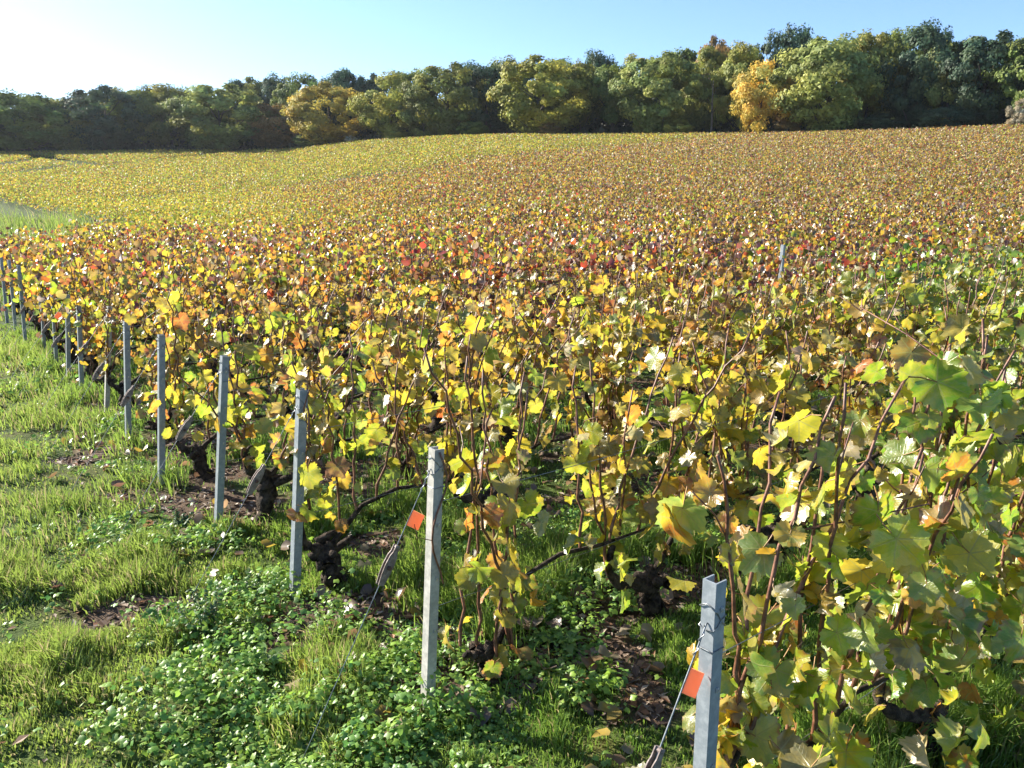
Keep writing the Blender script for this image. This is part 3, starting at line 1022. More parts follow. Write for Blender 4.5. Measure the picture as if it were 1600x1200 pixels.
PLAN = vine_plan()
SINGLE = PLAN[:300]
D_SINGLE = SINGLE[-1][0]
D_LEAVES = 9.3
NLEAF = 0
for idx, (d, ri, j, x, y, u, v) in enumerate(SINGLE):
    r = np.random.default_rng(1000 + ri * 100 + j)
    dense = ri == 0 or (ri <= 2 and u > 3.4)
    z0 = float(ground_z(x, y))
    o = empty('grapevine', (x, y, z0))
    wood, canes = vine_wood(r, dense, d < 9, (ri == 1 and j == 0) or (d > 4.5 and r.random() < .2), ri == 0, j == 0)
    link('trunk', wood.mesh('trunk', [M_BARK]), o)
    zlow = .52
    keep = .80; lat = .55
    if ri == 0: zlow, keep, lat = .10, 1.0, .9
    elif dense or (ri <= 4 and u > 1.5): zlow, keep, lat = .36, .97, .8
    elif ri == 1: zlow, keep, lat = (.28, .97, .85) if u > .9 else (.36, .62, .6)
    elif u - head_u(v) < .9: zlow, keep, lat = .38, .75, .6
    if d > 9: keep, lat, zlow = .95, .85, .5
    pos, out = vine_leaves(r, canes, x, y, zlow, keep, lat)
    if d > 9:
        p2, o2 = vine_leaves(r, canes, x, y, zlow, .6, .3); pos = np.concatenate([pos, p2 + r.normal(0, .06, p2.shape)]); out = np.concatenate([out, o2])
    if ri == 0:                      # the nearest row still carries low side shoots all round its stumps
        q = int(150 if u > .6 else 34)
        ex = np.array([L3(r.uniform(-.35, .65), r.uniform(-.40, .12) * (1 if k % 3 else .5), r.uniform(.04, .7) if k % 3 else r.uniform(.5, 1.3)) for k in range(q)])
        pos = np.concatenate([pos, ex]); eo = r.normal(size=(q, 2)) - HD * .5; out = np.concatenate([out, eo / np.linalg.norm(eo, axis=1)[:, None]])
    if len(pos) > 298:
        sel = r.permutation(len(pos))[:298]; pos, out = pos[sel], out[sel]
    if ri == 0 and j == 0:          # the nearest post stands clear of leaves
        q = (pos @ RD3) + .28; sel = (q > .12) | ((q > -.02) & ((pos @ WD3) > .06)); pos, out = pos[sel], out[sel]
    if ri == 1 and j == 0:          # open by the second post
        sel = (pos @ RD3) > -.10; pos, out = pos[sel], out[sel]
    n = len(pos)
    R = pose(n, r, out, .75, .30)
    size = r.uniform(.058, .140, n) * (1.0 if ri == 0 else 1.0 if dense else .92) * (1 if d < 7 else .86)
    col, cat = leaf_colors(x + pos[:, 0], y + pos[:, 1], r)
    if d < D_LEAVES:
        for c in canes:
            bb = Bag(); m = len(c)
            rad = np.linspace(.0070, .0036, m) * (1 + .18 * (np.arange(m) % 2))
            bb.add(*tube(c, rad, 5))
            if r.random() < .5:      # a side shoot
                q = int(r.integers(m // 2, m - 1)); e = c[q] + L3(r.normal(0, .12), r.normal(0, .1), r.uniform(.05, .16))
                bb.add(*tube([c[q], (c[q] + e) / 2 + r.normal(0, .01, 3), e], [.003, .0025, .0018], 4))
            link('cane', bb.mesh('cane', [M_CANE]), o)
        for i in range(n):
            dry = cat[i] >= 6 or (cat[i] == 5 and r.random() < .6) or r.random() < .10
            me, S2 = (CRUMP[int(r.integers(len(CRUMP)))] if dry and r.random() < .75 else FLAT[int(r.integers(len(FLAT)))])
            lo = bpy.data.objects.new('leaf', me)
            COL.objects.link(lo); lo.parent = o
            lo.color = (*col[i], 1)
            M3 = R[i]
            p = pos[i] - M3 @ (S2 * size[i])
            M = Matrix(M3.tolist()).to_4x4()
            lo.rotation_mode = 'QUATERNION'; lo.rotation_quaternion = M.to_quaternion()
            lo.location = p; s = size[i] * (.85 if dry else 1); lo.scale = (s, s, s)
            NLEAF += 1
    else:
        bb = Bag()
        for c in canes:
            cc = c[::2] if len(c) > 4 else c
            bb.add(*tube(cc, np.linspace(.0075, .005, len(cc)), 3, cap=False))
        tag(link('canes', bb.mesh('canes', [M_CANE]), o), kind='stuff')
        sh = LOW[r.integers(0, len(LOW), n)]
        off = np.column_stack([out * .05, np.zeros(n)])
        V = np.einsum('nij,nkj->nki', R, sh) * size[:, None, None] * 1.05 + (pos + off)[:, None, :]
        T = (LOWT[None] + (np.arange(n) * 10)[:, None, None]).reshape(-1, 3)
        f = link('foliage', mesh('foliage', V.reshape(-1, 3), T, [M_FOL], np.repeat(col, 10, 0)), o)
        tag(f, kind='stuff')
    cnt = np.bincount(cat, minlength=8)[:8]; od = np.argsort(-cnt)
    look = '%s and %s' % (CATN[od[0]], CATN[od[1]])
    tag(o, '%s grapevine, %s from the grass headland in the %s row from the camera' % (look, ORD[min(j, 34)], ORD[min(ri, 34)]), 'grapevine', 'grapevines planted in rows')
print('vines', len(SINGLE), 'of', len(PLAN), 'to', round(D_SINGLE, 1), 'm; leaves', NLEAF)

# ------------------------------------------------------------------ rest of the vineyard: past the 300 nearest vines
def far_vines():
    r = np.random.default_rng(9)
    done = {(s[1], s[2]) for s in SINGLE}
    Ps, Cs, Ss, As = [], [], [], []
    vmax = 330
    rows = list(ROWV[:40])
    while rows[-1] < vmax: rows.append(rows[-1] + 1.1)
    for ri, v in enumerate(rows):
        uu = np.arange(0, 190, .52) + r.uniform(0, .3)
        if v > 28: uu = np.arange(-60, 190, .52)
        x, y = xy_of(uu, v); d = np.hypot(x, y)
        az = np.degrees(np.abs(np.arctan2(x, y)))
        m = (az < 34.5) & (y > 0) & in_vines(x, y)
        if ri < 40:
            keepm = d > D_SINGLE - .5
            m &= keepm
        x, y, d = x[m], y[m], d[m]
        if len(x) == 0: continue
        cnt = np.interp(d, [20, 30, 50, 80, 130, 250], [125, 100, 58, 27, 12, 6.5])
        cnt = (cnt + r.random(len(cnt))).astype(int)
        vig = noise(x * .9, y * .9, 61)
        i = np.repeat(np.arange(len(x)), cnt); n = len(i)
        if n == 0: continue
        al = r.uniform(-.30, .30, n); ac = r.normal(0, .12, n)
        px = x[i] + RD[0] * al + HD[0] * ac; py = y[i] + RD[1] * al + HD[1] * ac
        zz = .40 + (1.20 - .40) * r.random(n) ** .75 + (vig[i] - .5) * .2 + np.where(r.random(n) < .04, .12, 0)
        Ps.append(np.column_stack([px, py, terr(px, py) + zz]))
        cc = leaf_colors(px, py, r)[0]; g = cc.mean(1, keepdims=True)
        cc = (cc * .93 + g * .07) * .86
        cane = r.random(n) < .20
        cc[cane] = np.array([.13, .062, .045]) * r.uniform(.6, 1.5, (int(cane.sum()), 1))
        As.append(cane)
        Cs.append(cc)
        Ss.append(r.uniform(.8, 1.2, n) * np.interp(d[i], [20, 30, 50, 80, 130, 250], [.100, .104, .115, .155, .235, .35]))
    P = np.concatenate(Ps); C = np.concatenate(Cs); S = np.concatenate(Ss)[:, None]
    n = len(P)
    N = np.column_stack([r.normal(size=(n, 2)) * .8, r.normal(.2, .6, n)]); N /= np.linalg.norm(N, axis=1)[:, None]
    t = r.normal(size=(n, 3)); t -= N * (t * N).sum(1)[:, None]; t /= np.linalg.norm(t, axis=1)[:, None]; b = np.cross(N, t)
    cane = np.concatenate(As); t[cane] = t[cane] * .25 + np.array([0, 0, 1]); t[cane] /= np.linalg.norm(t[cane], axis=1)[:, None]
    b = np.cross(N, t); b /= np.linalg.norm(b, axis=1)[:, None] + 1e-6
    b[cane] *= .09; t[cane] *= 1.7
    h = S * .5
    V = np.stack([P - t * h, P + b * h * 1.0 + t * h * .35, P + t * h * .55 - b * h * .9], 1).reshape(-1, 3)
    T = np.arange(n * 3).reshape(n, 3)
    o = link('vineyard_foliage', mesh('vineyard_foliage', V, T, [M_FAR], np.repeat(C, 3, 0), smooth=False))
    tag(o, 'autumn coloured vine rows covering the hillside up to the wood', 'vineyard', kind='stuff')
    print('far leaves', n)
    # canes and stakes sticking out of the canopy, middle distance
    B = Bag()


far_vines()

# ------------------------------------------------------------------ end posts, guy wires, trellis wires
POST_TOPS = {0: (1117, 905), 1: (682, 700), 2: (472, 608), 3: (351, 556), 4: (252, 523), 5: (197.5, 502), 6: (171, 479), 7: (123, 478), 8: (105.5, 460), 9: (81.6, 449), 10: (64.6, 439)}
POST_BASE = {1: (668, 1110), 2: (460, 930), 3: (341, 830), 4: (252, 755), 5: (201, 693), 6: (167, 645), 7: (128, 614), 8: (107, 589), 9: (88, 565), 10: (69, 548)}
PL = ['nearest galvanized end post with dark wire twisted round its open top', 'pale metal end post with a brown tendril climbing it, second from the camera',
      'clean grey metal end post standing in tall grass, third from the camera', 'grey end post between two vine stumps, fourth from the camera', 'tall grey end post beside a twisted stump, fifth from the camera']


def post_mesh(H, w=.039, th=.004, mat=None):
    """folded steel channel, open on the side that faces into the row"""
    b = Bag(); a = w / 2
    prof = [(-a, -a), (a, -a), (a, -a + th), (-a + th, -a + th), (-a + th, a - th), (a, a - th), (a, a), (-a, a)]
    n = len(prof); zs = [-.3, 0, H * .5, H]
    V = np.array([(x, y, z) for z in zs for x, y in prof])
    Q = [(k * n + i, k * n + (i + 1) % n, (k + 1) * n + (i + 1) % n, (k + 1) * n + i) for k in range(len(zs) - 1) for i in range(n)]
    b.add(V, Q)
    t = (len(zs) - 1) * n
    b.add(V, [(t + 0, t + 1, t + 2, t + 3), (t + 0, t + 3, t + 4, t + 7), (t + 4, t + 5, t + 6, t + 7)])
    return b.mesh('end_post', [mat or M_ZINC], smooth=False)


ROWANG = math.atan2(RD[1], RD[0])
ENDP = []
me_notch = None
for ri in range(16):
    v = ROWV[ri]; u = float(head_u(v))
    x, y = xy_of(u, v)
    if ri == 0: x, y = .475, 1.80
    if ri in POST_BASE:
        p = at_ground(*POST_BASE[ri]); x, y = p[0], p[1]
    z = float(ground_z(x, y))
    if ri in POST_TOPS:
        e = ray(*POST_TOPS[ri]); tt = y / e[1]; top = np.array([e[0] * tt, y, EYE + e[2] * tt])
    else:
        top = np.array([x + .04, y, z + 1.06])
    ax = Vector((top[0] - x, top[1] - y, top[2] - z)); Hh = ax.length
    o = link('end_post', post_mesh(Hh, .039 + .001 * (ri % 3), mat=M_PALE if ri in (1, 6) else None)); o.location = (x, y, z)
    q = Vector((0, 0, 1)).rotation_difference(ax.normalized())
    o.rotation_mode = 'QUATERNION'; o.rotation_quaternion = q @ Quaternion((0, 0, 1), ROWANG)
    tag(o, PL[ri] if ri < 5 else '%s metal end post from the camera at the edge of the headland' % ORD[ri], 'end post', 'metal end posts along the headland')
    if ri < 7:
        if me_notch is None:
            b = Bag(); b.add(*box(-.004, .004, -.0045, -.001, -.006, .006)); b.add(*box(-.0015, .0015, -.008, -.0045, -.004, .004))
            me_notch = b.mesh('notch', [M_NOTCH], False)
        for k, zz in enumerate(np.arange(.12, Hh - .03, .21)):
            nn = link('notch', me_notch, o); nn.location = (.004, -.0195, zz)
    ENDP.append((np.array([x, y, z]), top, o))


def wire_between(name, A, B, rad=.0018, sag=0.0, mat=None, n=10, sides=4):
    A = np.asarray(A, float); B = np.asarray(B, float)
    t = np.linspace(0, 1, n)[:, None]
    P = A + (B - A) * t; P[:, 2] -= sag * 4 * (t[:, 0] * (1 - t[:, 0]))
    b = Bag(); b.add(*tube(P, rad, sides, cap=False))
    return b.mesh(name, [mat or M_WIRE])


GL = ['nearest guy wire carrying a rusty tensioner and an orange flag', 'thin guy wire with grey tensioner and smaller orange flag at the second post']
for ri in range(11):
    base, top, po = ENDP[ri]
    att = base + (top - base) * (.93 if ri else .90) + np.append(-RD * .021, 0)
    back = .55 if ri < 2 else .62
    anc = base + np.append(-RD * back, 0); anc[2] = float(ground_z(anc[0], anc[1])) - .03
    o = empty('guy_wire', anc)
    tag(o, GL[ri] if ri < 2 else 'thin guy wire with dark tensioner running from the %s end post to the grass' % ORD[ri], 'guy wire', 'guy wires of the end posts')
    dv = att - anc; Lg = np.linalg.norm(dv); dv /= Lg
    link('cable', wire_between('cable', (0, 0, 0), att - anc, .0022 if ri < 2 else .0017), o)
    # twisted tie round the post
    b = Bag()
    ud = np.append(RD, 0); wd = np.append(HD, 0)
    loc = att - anc
    for dz, tilt in ((.0, .02), (.012, -.035), (-.07, .0)):
        cp = []
        for a in np.linspace(0, 2 * math.pi, 17):
            cx, cy = math.cos(a), math.sin(a); m = max(abs(cx), abs(cy))
            cp.append(loc + ud * (.020 + .022 * cx / m) + wd * (.022 * cy / m) + np.array([0, 0, dz + tilt * cx]))
        b.add(*tube(cp, .0016, 4, cap=False))
    tw = [loc - dv * (.09 - .012 * k) + ud * .005 * math.cos(k * 2.2) + wd * .005 * math.sin(k * 2.2) for k in range(8)]
    b.add(*tube(tw, .0016, 4, cap=False))
    link('tie', b.mesh('tie', [M_WIRE]), o)
    # flat folded steel tensioner with bolt, midway
    f0, f1 = (.30, .50) if ri == 0 else ((.33, .56) if ri == 1 else (.40, .62))
    ten = Bag()
    sidev = np.cross(dv, np.append(HD, 0)); sidev /= np.linalg.norm(sidev); wv = np.cross(dv, sidev)
    Lt = .15
    c0 = dv * (Lg * (.58 if ri == 0 else .62))
    def plate(off):
        st = [(0, .011), (.02, .014), (.04, .017), (.075, .019), (.11, .016), (.125, .010), (Lt, .009)]
        V = []
        for s_, w_ in st:
            for sg in (-1, 1):
                V += [c0 + dv * s_ + sidev * w_ * sg + wv * (off - .0015), c0 + dv * s_ + sidev * w_ * sg + wv * (off + .0015)]
        T = []
        for k in range(len(st) - 1):
            a = 4 * k; n_ = a + 4
            T += [(a, a + 2, n_ + 2, n_), (a + 1, n_ + 1, n_ + 3, a + 3), (a, n_, n_ + 1, a + 1), (a + 2, a + 3, n_ + 3, n_ + 2)]
        e = 4 * (len(st) - 1)
        T += [(0, 1, 3, 2), (e, e + 2, e + 3, e + 1)]
        ten.add(V, T)
    plate(-.008); plate(.008)
    ten.add(*tube([c0 + dv * (Lt - .006) - wv * .010, c0 + dv * (Lt - .006) + wv * .010], .007, 8))
    tn = link('tensioner', ten.mesh('tensioner', [M_RUST], False), o)
    bb = Bag(); bc = c0 + dv * .068
    bb.add(*tube([bc - wv * .016, bc - wv * .0095], .0085, 8)); bb.add(*tube([bc + wv * .0095, bc + wv * .018], .008, 6)); bb.add(*tube([bc - wv * .017, bc + wv * .017], .0035, 6))
    link('bolt', bb.mesh('bolt', [M_BOLT], False), tn)
    if ri < 2 or ri == 8:
        # a folded square of orange plastic hung on the cable
        fs = .062 if ri == 0 else (.058 if ri == 1 else .07)
        fpos = anc + dv * Lg * (.87 if ri == 0 else .84)
        fl = empty('orange_flag', fpos)
        b = Bag()
        t = np.append(RD * .95 - HD * .2, -.35); t -= dv * (t @ dv); t /= np.linalg.norm(t); nr = np.cross(dv, t)
        g = 7
        for lay in (0, 1):
            V = []
            for i in range(g):
                for k in range(3):
                    ss = i / (g - 1); cc = k / 2 - .5
                    bulge = .005 * math.sin(ss * math.pi) * (1 if lay else -1) * .25 + (.0022 if lay else -.0022) * (1 - ss) ** 3 + (.0004 if lay else -.0004) + .010 * ss * ss
                    V.append(t * fs * ss + dv * fs * (cc + .0) * 1.0 + nr * bulge - dv * .10 * fs * ss)
            T = [(i * 3 + k, (i + 1) * 3 + k, (i + 1) * 3 + k + 1, i * 3 + k + 1) for i in range(g - 1) for k in range(2)]
            b.add(V, T)
        lab = ['larger orange plastic flag on the guy wire of the nearest end post', 'small orange plastic flag on the guy wire of the second end post'][ri] if ri < 2 else 'tiny orange flag by the distant end posts at the left edge'
        sh = link('sheet', b.mesh('sheet', [M_FLAG]), fl)
        tag(fl, lab, 'flag', 'orange flags on the guy wires')

for ri in range(9):
    base, top, po = ENDP[ri]
    for k, (f, nm) in enumerate(((.40, 'lower'), (.80, 'upper'))):
        a = base + (top - base) * f
        L = 9.0
        P = []
        for s in np.linspace(0, L, 12):
            xx, yy = a[0] + RD[0] * s, a[1] + RD[1] * s
            P.append((xx - a[0], yy - a[1], float(terr(xx, yy)) + a[2] - base[2] + base[2] - float(terr(a[0], a[1])) - (a[2] - base[2]) + (a[2] - base[2]) - .01 * math.sin(s * 2.8) - 0))
        P = np.array(P); P[:, 2] -= P[0, 2]
        b = Bag(); b.add(*tube(P, .0016, 4, cap=False))
        o = link('trellis_wire', b.mesh('trellis_wire', [M_WIRE])); o.location = a
        tag(o, '%s trellis wire stretched from the %s end post along its vine row' % (nm, ORD[ri]), 'wire', 'trellis wires along the vine rows')

# stakes within the rows
for ri, u in ((4, 7.1),):
    v = ROWV[ri]; x, y = xy_of(u, v)
    if abs(math.degrees(math.atan2(x, y))) > 31.5: continue
    o = link('row_post', post_mesh(1.30 + .03 * (ri % 3), .04)); o.location = (x, y, float(ground_z(x, y)))
    o.rotation_euler = (0, .02, ROWANG)
    tag(o, 'lone dark grey post poking out of the red leaf canopy right of centre', 'post')

# the brown tendril that climbs the second post
base, top, po = ENDP[1]
P = []
for t in np.linspace(.5, .99, 12):
    c = base + (top - base) * t
    P.append(c + np.append(-HD * (.030 + .004 * math.sin(t * 30)) + RD * (.028 * math.sin(t * 16)), 0) - base)
b = Bag(); b.add(*tube(P, .0038, 5)); b.add(*tube([P[4], P[4] + np.array([-.05, -.02, .02]), P[4] + np.array([-.06, -.02, .07])], .0016, 4))
o = link('vine_tendril', b.mesh('vine_tendril', [M_CANE])); o.location = base
tag(o, 'dry brown tendril climbing the pale second end post', 'tendril')

# ------------------------------------------------------------------ grass
def frame_pts(r, n, dmin, dmax, power):
    """random ground points in the wedge the camera could see, denser near"""
    q = r.random(n)
    d = (dmin ** power + q * (dmax ** power - dmin ** power)) ** (1 / power)
    az = np.radians(r.uniform(-36, 36, n))
    return d * np.sin(az), d * np.cos(az), d


def grass():
    r = np.random.default_rng(21)
    X, Y, D = [], [], []
    for n, a, b_, pw in ((212000, 1.25, 5, 1.25), (172000, 5, 15, .9), (45000, 15, 34, 1.0)):
        x, y, d = frame_pts(r, n, a, b_, pw)
        X.append(x); Y.append(y); D.append(d)
    x = np.concatenate(X); y = np.concatenate(Y); d = np.concatenate(D)
    bx, by = r.uniform(-34, -11, 120000), r.uniform(16, 52, 120000); bm = in_bank(bx, by)
    x = np.concatenate([x, bx[bm]]); y = np.concatenate([y, by[bm]]); d = np.hypot(x, y)
    u, v = uv_of(x, y)
    behind = (u > 4.5 + .25 * np.maximum(0, 4 - v)) & (d > 9)
    s = soil_mask(x, y); w = weed_mask(x, y)
    inrow = sstep(.0, .5, u - head_u(v))
    tuft = fbm(x * 2.6, y * 2.6, 71); tuft2 = noise(x * 9, y * 9, 72)
    dens = (1 - .95 * sstep(.22, .72, s)) * (1 - .42 * sstep(.35, .7, w)) * (.25 + .75 * sstep(.25, .55, tuft * .6 + tuft2 * .4))
    dens *= np.where(behind, .25, 1)
    # bank by the far end of the headland
    m = r.random(len(x)) < dens
    x, y, d, u, v, tuft, tuft2 = (q[m] for q in (x, y, d, u, v, tuft, tuft2))
    n = len(x)
    hgt = (.020 + .12 * sstep(.38, .75, tuft) * (.5 + .8 * tuft2)) * r.uniform(.6, 1.3, n)
    hgt *= np.where((u > -.2) & (u < 3), 1.35, 1.0)
    hgt = hgt * np.interp(d, [2, 15, 30], [1, 1.1, 1.6]) * np.where((d > 22) & in_bank(x, y), 1.0 + 4.5 * sstep(.45, .7, fbm(x * .3, y * .3, 76)), 1)
    wid = r.uniform(.0016, .0036, n) * np.interp(d, [2, 6, 15, 34], [1, 1.5, 3.2, 7])
    a = r.uniform(0, 2 * math.pi, n)
    fl = np.radians(20) + tuft * 5
    lean = np.column_stack([np.cos(a), np.sin(a)]) * .8 + np.column_stack([np.cos(fl), np.sin(fl)]) * .2
    lean = lean * r.uniform(.15, .95, n)[:, None] * hgt[:, None]
    side = np.column_stack([-np.sin(a + 1.1), np.cos(a + 1.1)]) * wid[:, None]
    z = ground_z(x, y)
    P = np.column_stack([x, y, z - .004])
    S = np.column_stack([side, np.zeros(n)])
    mid = P + np.column_stack([lean * .32, hgt * .62]); tip = P + np.column_stack([lean, hgt * np.sqrt(np.clip(1 - .55 * (np.linalg.norm(lean, axis=1) / hgt) ** 2, .2, 1))])
    V = np.stack([P - S, P + S, mid - S * .75, mid + S * .75, tip], 1)
    T = np.array([(0, 1, 3), (0, 3, 2), (2, 3, 4)])
    T = (T[None] + (np.arange(n) * 5)[:, None, None]).reshape(-1, 3)
    mix = np.clip(fbm(x * .8, y * .8, 73) * 1.2 - .1 + r.normal(0, .22, n), 0, 1)[:, None]
    head = sstep(.3, -.4, u - head_u(v))[:, None]
    c = np.array([.085, .20, .022]) * (1 - mix) + np.array([.22, .33, .040]) * mix
    c = c * (1 - .45 * head) + np.array([.30, .37, .06]) * .45 * head
    dry = (r.random(n) < .07 + .09 * head[:, 0])[:, None]
    c = np.where(dry, np.array([.36, .30, .13]) * r.uniform(.7, 1.2, (n, 1)), c) * r.uniform(.75, 1.2, (n, 1))
    o = link('grass', mesh('grass', V.reshape(-1, 3), T, [M_GRASS], np.repeat(c, 5, 0)))
    tag(o, 'tufted sunlit grass of the headland and the aisles', 'grass', kind='stuff')
    print('blades', n)


grass()


def rosette_leaf(r, n):
    """lobed little leaf fans, normals mostly up"""
    k = 9
    th = np.arange(k) / k * 2 * math.pi
    rad = .5 * np.array([1.15, .62, 1.1, .8, .95, .55, .95, .8, .9])
    base = np.column_stack([np.sin(th) * rad, np.cos(th) * rad + .4, -.10 * rad])
    return np.concatenate([[(0, .4, .06)], base])


def ground_cover():
    r = np.random.default_rng(31)
    X, Y = [], []
    for n, a, b_, pw in ((15000, 1.3, 5, 1.3), (12000, 5, 13, 1.0)):
        x, y, d = frame_pts(r, n, a, b_, pw); X.append(x); Y.append(y)
    x = np.concatenate(X); y = np.concatenate(Y)
    m = r.random(len(x)) < sstep(.30, .65, weed_mask(x, y)) * (.25 + .75 * sstep(.3, .6, fbm(x * 4, y * 4, 83))) + .02
    x, y = x[m], y[m]; d = np.hypot(x, y)
    per = np.interp(d, [2, 5, 13], [9, 5, 2.2]).astype(int)
    i = np.repeat(np.arange(len(x)), per); n = len(i)
    hp = (.012 + .10 * sstep(.3, .75, fbm(x * 3.5, y * 3.5, 81)))[i] * r.uniform(.4, 1.5, n)
    a = r.uniform(0, 2 * math.pi, n)
    rr = r.uniform(.004, .045, n)
    px = x[i] + np.cos(a) * rr; py = y[i] + np.sin(a) * rr
    sz = r.uniform(.009, .032, n) * np.interp(d[i], [2, 6, 13], [1, 1.25, 2.2])
    N = np.column_stack([np.cos(a) * .5, np.sin(a) * .5, np.ones(n)]) + r.normal(size=(n, 3)) * .38; N /= np.linalg.norm(N, axis=1)[:, None]
    t = np.column_stack([np.cos(a), np.sin(a), -.1 * np.ones(n)]); t -= N * (t * N).sum(1)[:, None]; t /= np.linalg.norm(t, axis=1)[:, None]
    R = np.stack([np.cross(t, N), t, N], 2)
    sh = rosette_leaf(r, 0)
    V = np.einsum('nij,kj->nki', R, sh) * sz[:, None, None] + np.column_stack([px, py, ground_z(px, py) + hp])[:, None]
    K = len(sh)
    T0 = np.array([(0, 1 + j, 1 + (j + 1) % 9) for j in range(9)])
    T = (T0[None] + (np.arange(n) * K)[:, None, None]).reshape(-1, 3)
    g = r.random((len(x), 1))[i]
    c = (np.array([.12, .28, .060]) * (1 - g) + np.array([.29, .44, .050]) * g) * r.uniform(.7, 1.3, (n, 1))
    o = link('ground_cover', mesh('ground_cover', V.reshape(-1, 3), T, [M_WEED], np.repeat(c, K, 0)))
    tag(o, 'low lobed leafy weeds carpeting the ground among the grass', 'weeds', kind='stuff')
    print('weed leaves', n)


ground_cover()


def litter():
    r = np.random.default_rng(41)
    x, y, d = frame_pts(r, 60000, 1.3, 13, 1.15)
    u, v = uv_of(x, y)
    m = r.random(len(x)) < sstep(.3, .6, soil_mask(x, y)) * .85 + .015
    x, y, d = x[m], y[m], d[m]; n = len(x)
    L = r.uniform(.008, .030, n) * np.interp(d, [2, 6, 13], [1, 1.2, 1.8]); Wd = L * r.uniform(.15, .7, n)
    a = r.uniform(0, 2 * math.pi, n)
    t = np.column_stack([np.cos(a), np.sin(a), r.normal(0, .25, n)]); b = np.column_stack([-np.sin(a), np.cos(a), r.normal(0, .3, n)])
    P = np.column_stack([x, y, ground_z(x, y) + r.uniform(.003, .014, n)])
    bow = np.column_stack([np.zeros((n, 2)), L * .18])
    V = np.stack([P - t * L[:, None], P - b * Wd[:, None] + bow, P + t * L[:, None], P + b * Wd[:, None] + bow], 1).reshape(-1, 3)
    pal = np.array([(.10, .06, .04), (.17, .10, .06), (.24, .17, .12), (.33, .27, .21), (.07, .045, .035), (.20, .09, .04)])
    c = pal[r.integers(0, 6, n)] * r.uniform(.7, 1.3, (n, 1))
    o = link('leaf_litter', mesh('leaf_litter', V, np.arange(n * 4).reshape(n, 4), [M_LITTER], np.repeat(c, 4, 0), smooth=False))
    tag(o, 'brown wood chips and dry leaf scraps strewn on the bare soil', 'litter', kind='stuff')
    print('litter', n)


litter()


def fallen():
    r = np.random.default_rng(43); x, y, d = frame_pts(r, 2600, 1.4, 11, 1.2)
    u, v = uv_of(x, y); m = (r.random(len(x)) < np.where(u > -.3, .55, .06)); x, y = x[m], y[m]; n = len(x)
    R = pose(n, r, r.normal(size=(n, 2)) * .2, .3, 1.0)
    z = ground_z(x, y) + r.uniform(.012, .05, n)
    V = np.einsum('nij,nkj->nki', R, LOW[r.integers(0, 12, n)]) * r.uniform(.05, .11, n)[:, None, None] + np.column_stack([x, y, z])[:, None]
    pal = np.array([(.20, .10, .05), (.28, .17, .09), (.50, .34, .04), (.13, .06, .04), (.38, .30, .2)])
    c = pal[r.integers(0, 5, n)] * r.uniform(.7, 1.2, (n, 1))
    o = link('fallen_leaves', mesh('fallen_leaves', V.reshape(-1, 3), (LOWT[None] + (np.arange(n) * 10)[:, None, None]).reshape(-1, 3), [M_FOL], np.repeat(c, 10, 0)))
    tag(o, 'brown and yellow vine leaves fallen on the ground below the rows', 'fallen leaves', kind='stuff')


fallen()


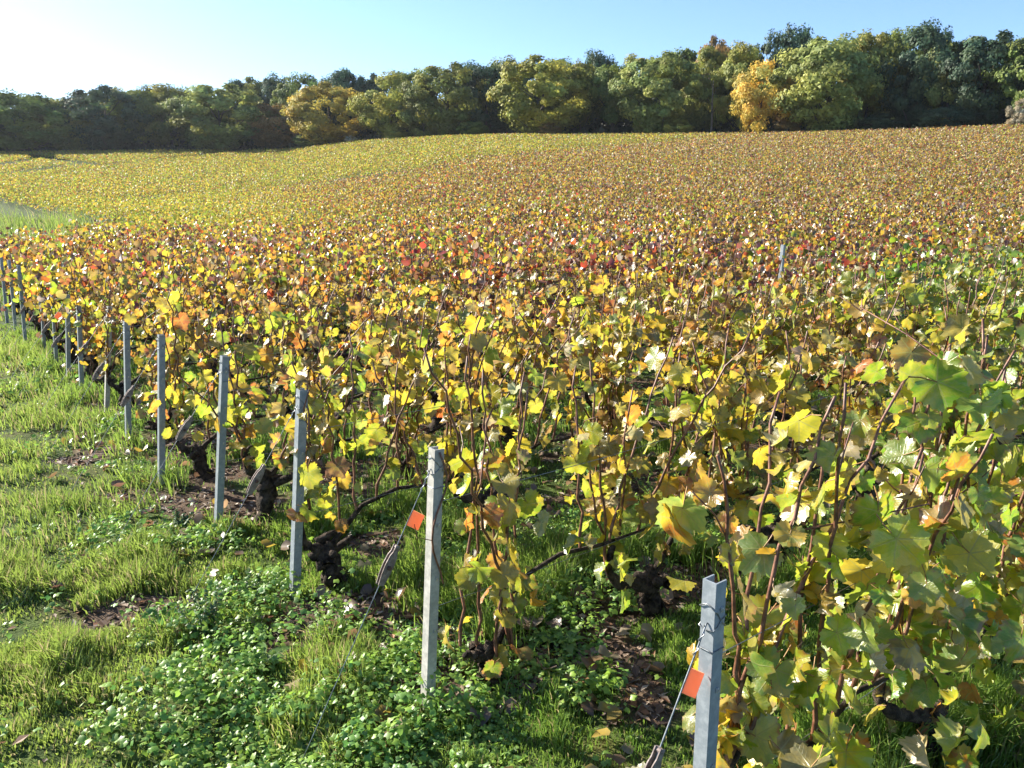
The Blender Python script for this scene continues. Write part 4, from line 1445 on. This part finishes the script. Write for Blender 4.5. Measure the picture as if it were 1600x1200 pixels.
# single weeds that stand out
def tall_weed(px, py, hgt, seed, label, ns=9, wid=.13, col=(.075, .15, .05)):
    p = at_ground(px, py); r = np.random.default_rng(seed)
    o = empty('tall_weed', (p[0], p[1], float(ground_z(p[0], p[1]))))
    tag(o, label, 'weed')
    st = Bag(); V = []; C = []
    sh = rosette_leaf(r, 0) * np.array([.62, 1.15, 1]); T0 = np.array([(0, 1 + j, 1 + (j + 1) % 9) for j in range(9)])
    for k in range(ns):
        a = r.uniform(0, 2 * math.pi); h = hgt * r.uniform(.55, 1); s = r.uniform(.2, 1) * wid
        P = np.array([(math.cos(a) * s * t ** .8, math.sin(a) * s * t ** .8, h * t) for t in np.linspace(0, 1, 8)]) + r.normal(0, .004, (8, 3))
        st.add(*tube(P, np.linspace(.0028, .001, 8), 4))
        for t in np.arange(.18, 1.0, .07):
            q = np.array([np.interp(t, np.linspace(0, 1, 8), P[:, c]) for c in range(3)])
            for sg in range(4):
                b = r.uniform(0, 2 * math.pi)
                N = np.array([math.cos(b) * .55, math.sin(b) * .55, 1]) + r.normal(0, .35, 3); N /= np.linalg.norm(N)
                tt = np.array([math.cos(b), math.sin(b), .1]); tt -= N * (tt @ N); tt /= np.linalg.norm(tt)
                R = np.column_stack([np.cross(tt, N), tt, N])
                V.append(sh @ R.T * r.uniform(.014, .030) * (1.15 - .4 * t) + q); C.append(np.array(col) * r.uniform(.7, 1.4))
    link('stem', st.mesh('stem', [M_WEED if False else M_PETIOLE]), o)
    V = np.array(V); n = len(V)
    f = link('foliage', mesh('foliage', V.reshape(-1, 3), (T0[None] + (np.arange(n) * 10)[:, None, None]).reshape(-1, 3), [M_WEED], np.repeat(np.array(C), 10, 0)), o)
    tag(f, kind='stuff')


tall_weed(320, 990, .26, 1, 'bushy grey green weed standing tallest left of the third post', 13, .14)
tall_weed(385, 930, .15, 2, 'shorter leafy weed at the foot of the third post', 8, .10)
tall_weed(700, 735, .20, 3, 'leafy green weed behind the top of the second post', 9, .15, (.07, .16, .03))
tall_weed(280, 830, .10, 4, 'small grey weed on the bare chips left of the fourth post', 6, .09)
tall_weed(1185, 690, .30, 5, 'dark green weed in the aisle behind the nearest vine row', 10, .22, (.05, .13, .03))
tall_weed(560, 790, .10, 6, 'bright low weed under the stump behind the third post', 7, .10, (.11, .22, .03))


def dock(px, py, seed, label, n=8, L=.16):
    p = at_ground(px, py); r = np.random.default_rng(seed)
    o = empty('broadleaf_weed', (p[0], p[1], float(ground_z(p[0], p[1]))))
    tag(o, label, 'weed')
    for k in range(n):
        a = k / n * 6.28 + r.normal(0, .25); ll = L * r.uniform(.7, 1.2)
        V = []; up = r.uniform(.5, 1.1)
        for t in np.linspace(0, 1, 6):
            w = ll * .17 * math.sin(min(1, t * 1.05 + .08) * math.pi) ** .8 + .002
            rr = ll * t; z = ll * up * (t - .75 * t * t)
            for sg in (-1, 0, 1):
                V.append((math.cos(a) * rr - math.sin(a) * w * sg, math.sin(a) * rr + math.cos(a) * w * sg, z + (.25 * w if sg else 0) + .004))
        T = [(i * 3 + j, i * 3 + j + 1, (i + 1) * 3 + j + 1, (i + 1) * 3 + j) for i in range(5) for j in range(2)]
        link('leaf', mesh('leaf', np.array(V), np.array(T), [M_WEED], np.tile(np.array([.10, .21, .03]) * r.uniform(.7, 1.3), (18, 1))), o)


dock(405, 1045, 11, 'broad leaved bright green rosette in the middle of the low weeds', 8, .15)
dock(480, 1095, 12, 'small rosette of rounded leaves nearest the lower picture edge', 7, .11)
dock(520, 770, 13, 'bright green rosette beside the stump under the third row', 8, .12)
dock(880, 1010, 14, 'scalloped green rosette between the first two posts', 7, .13)
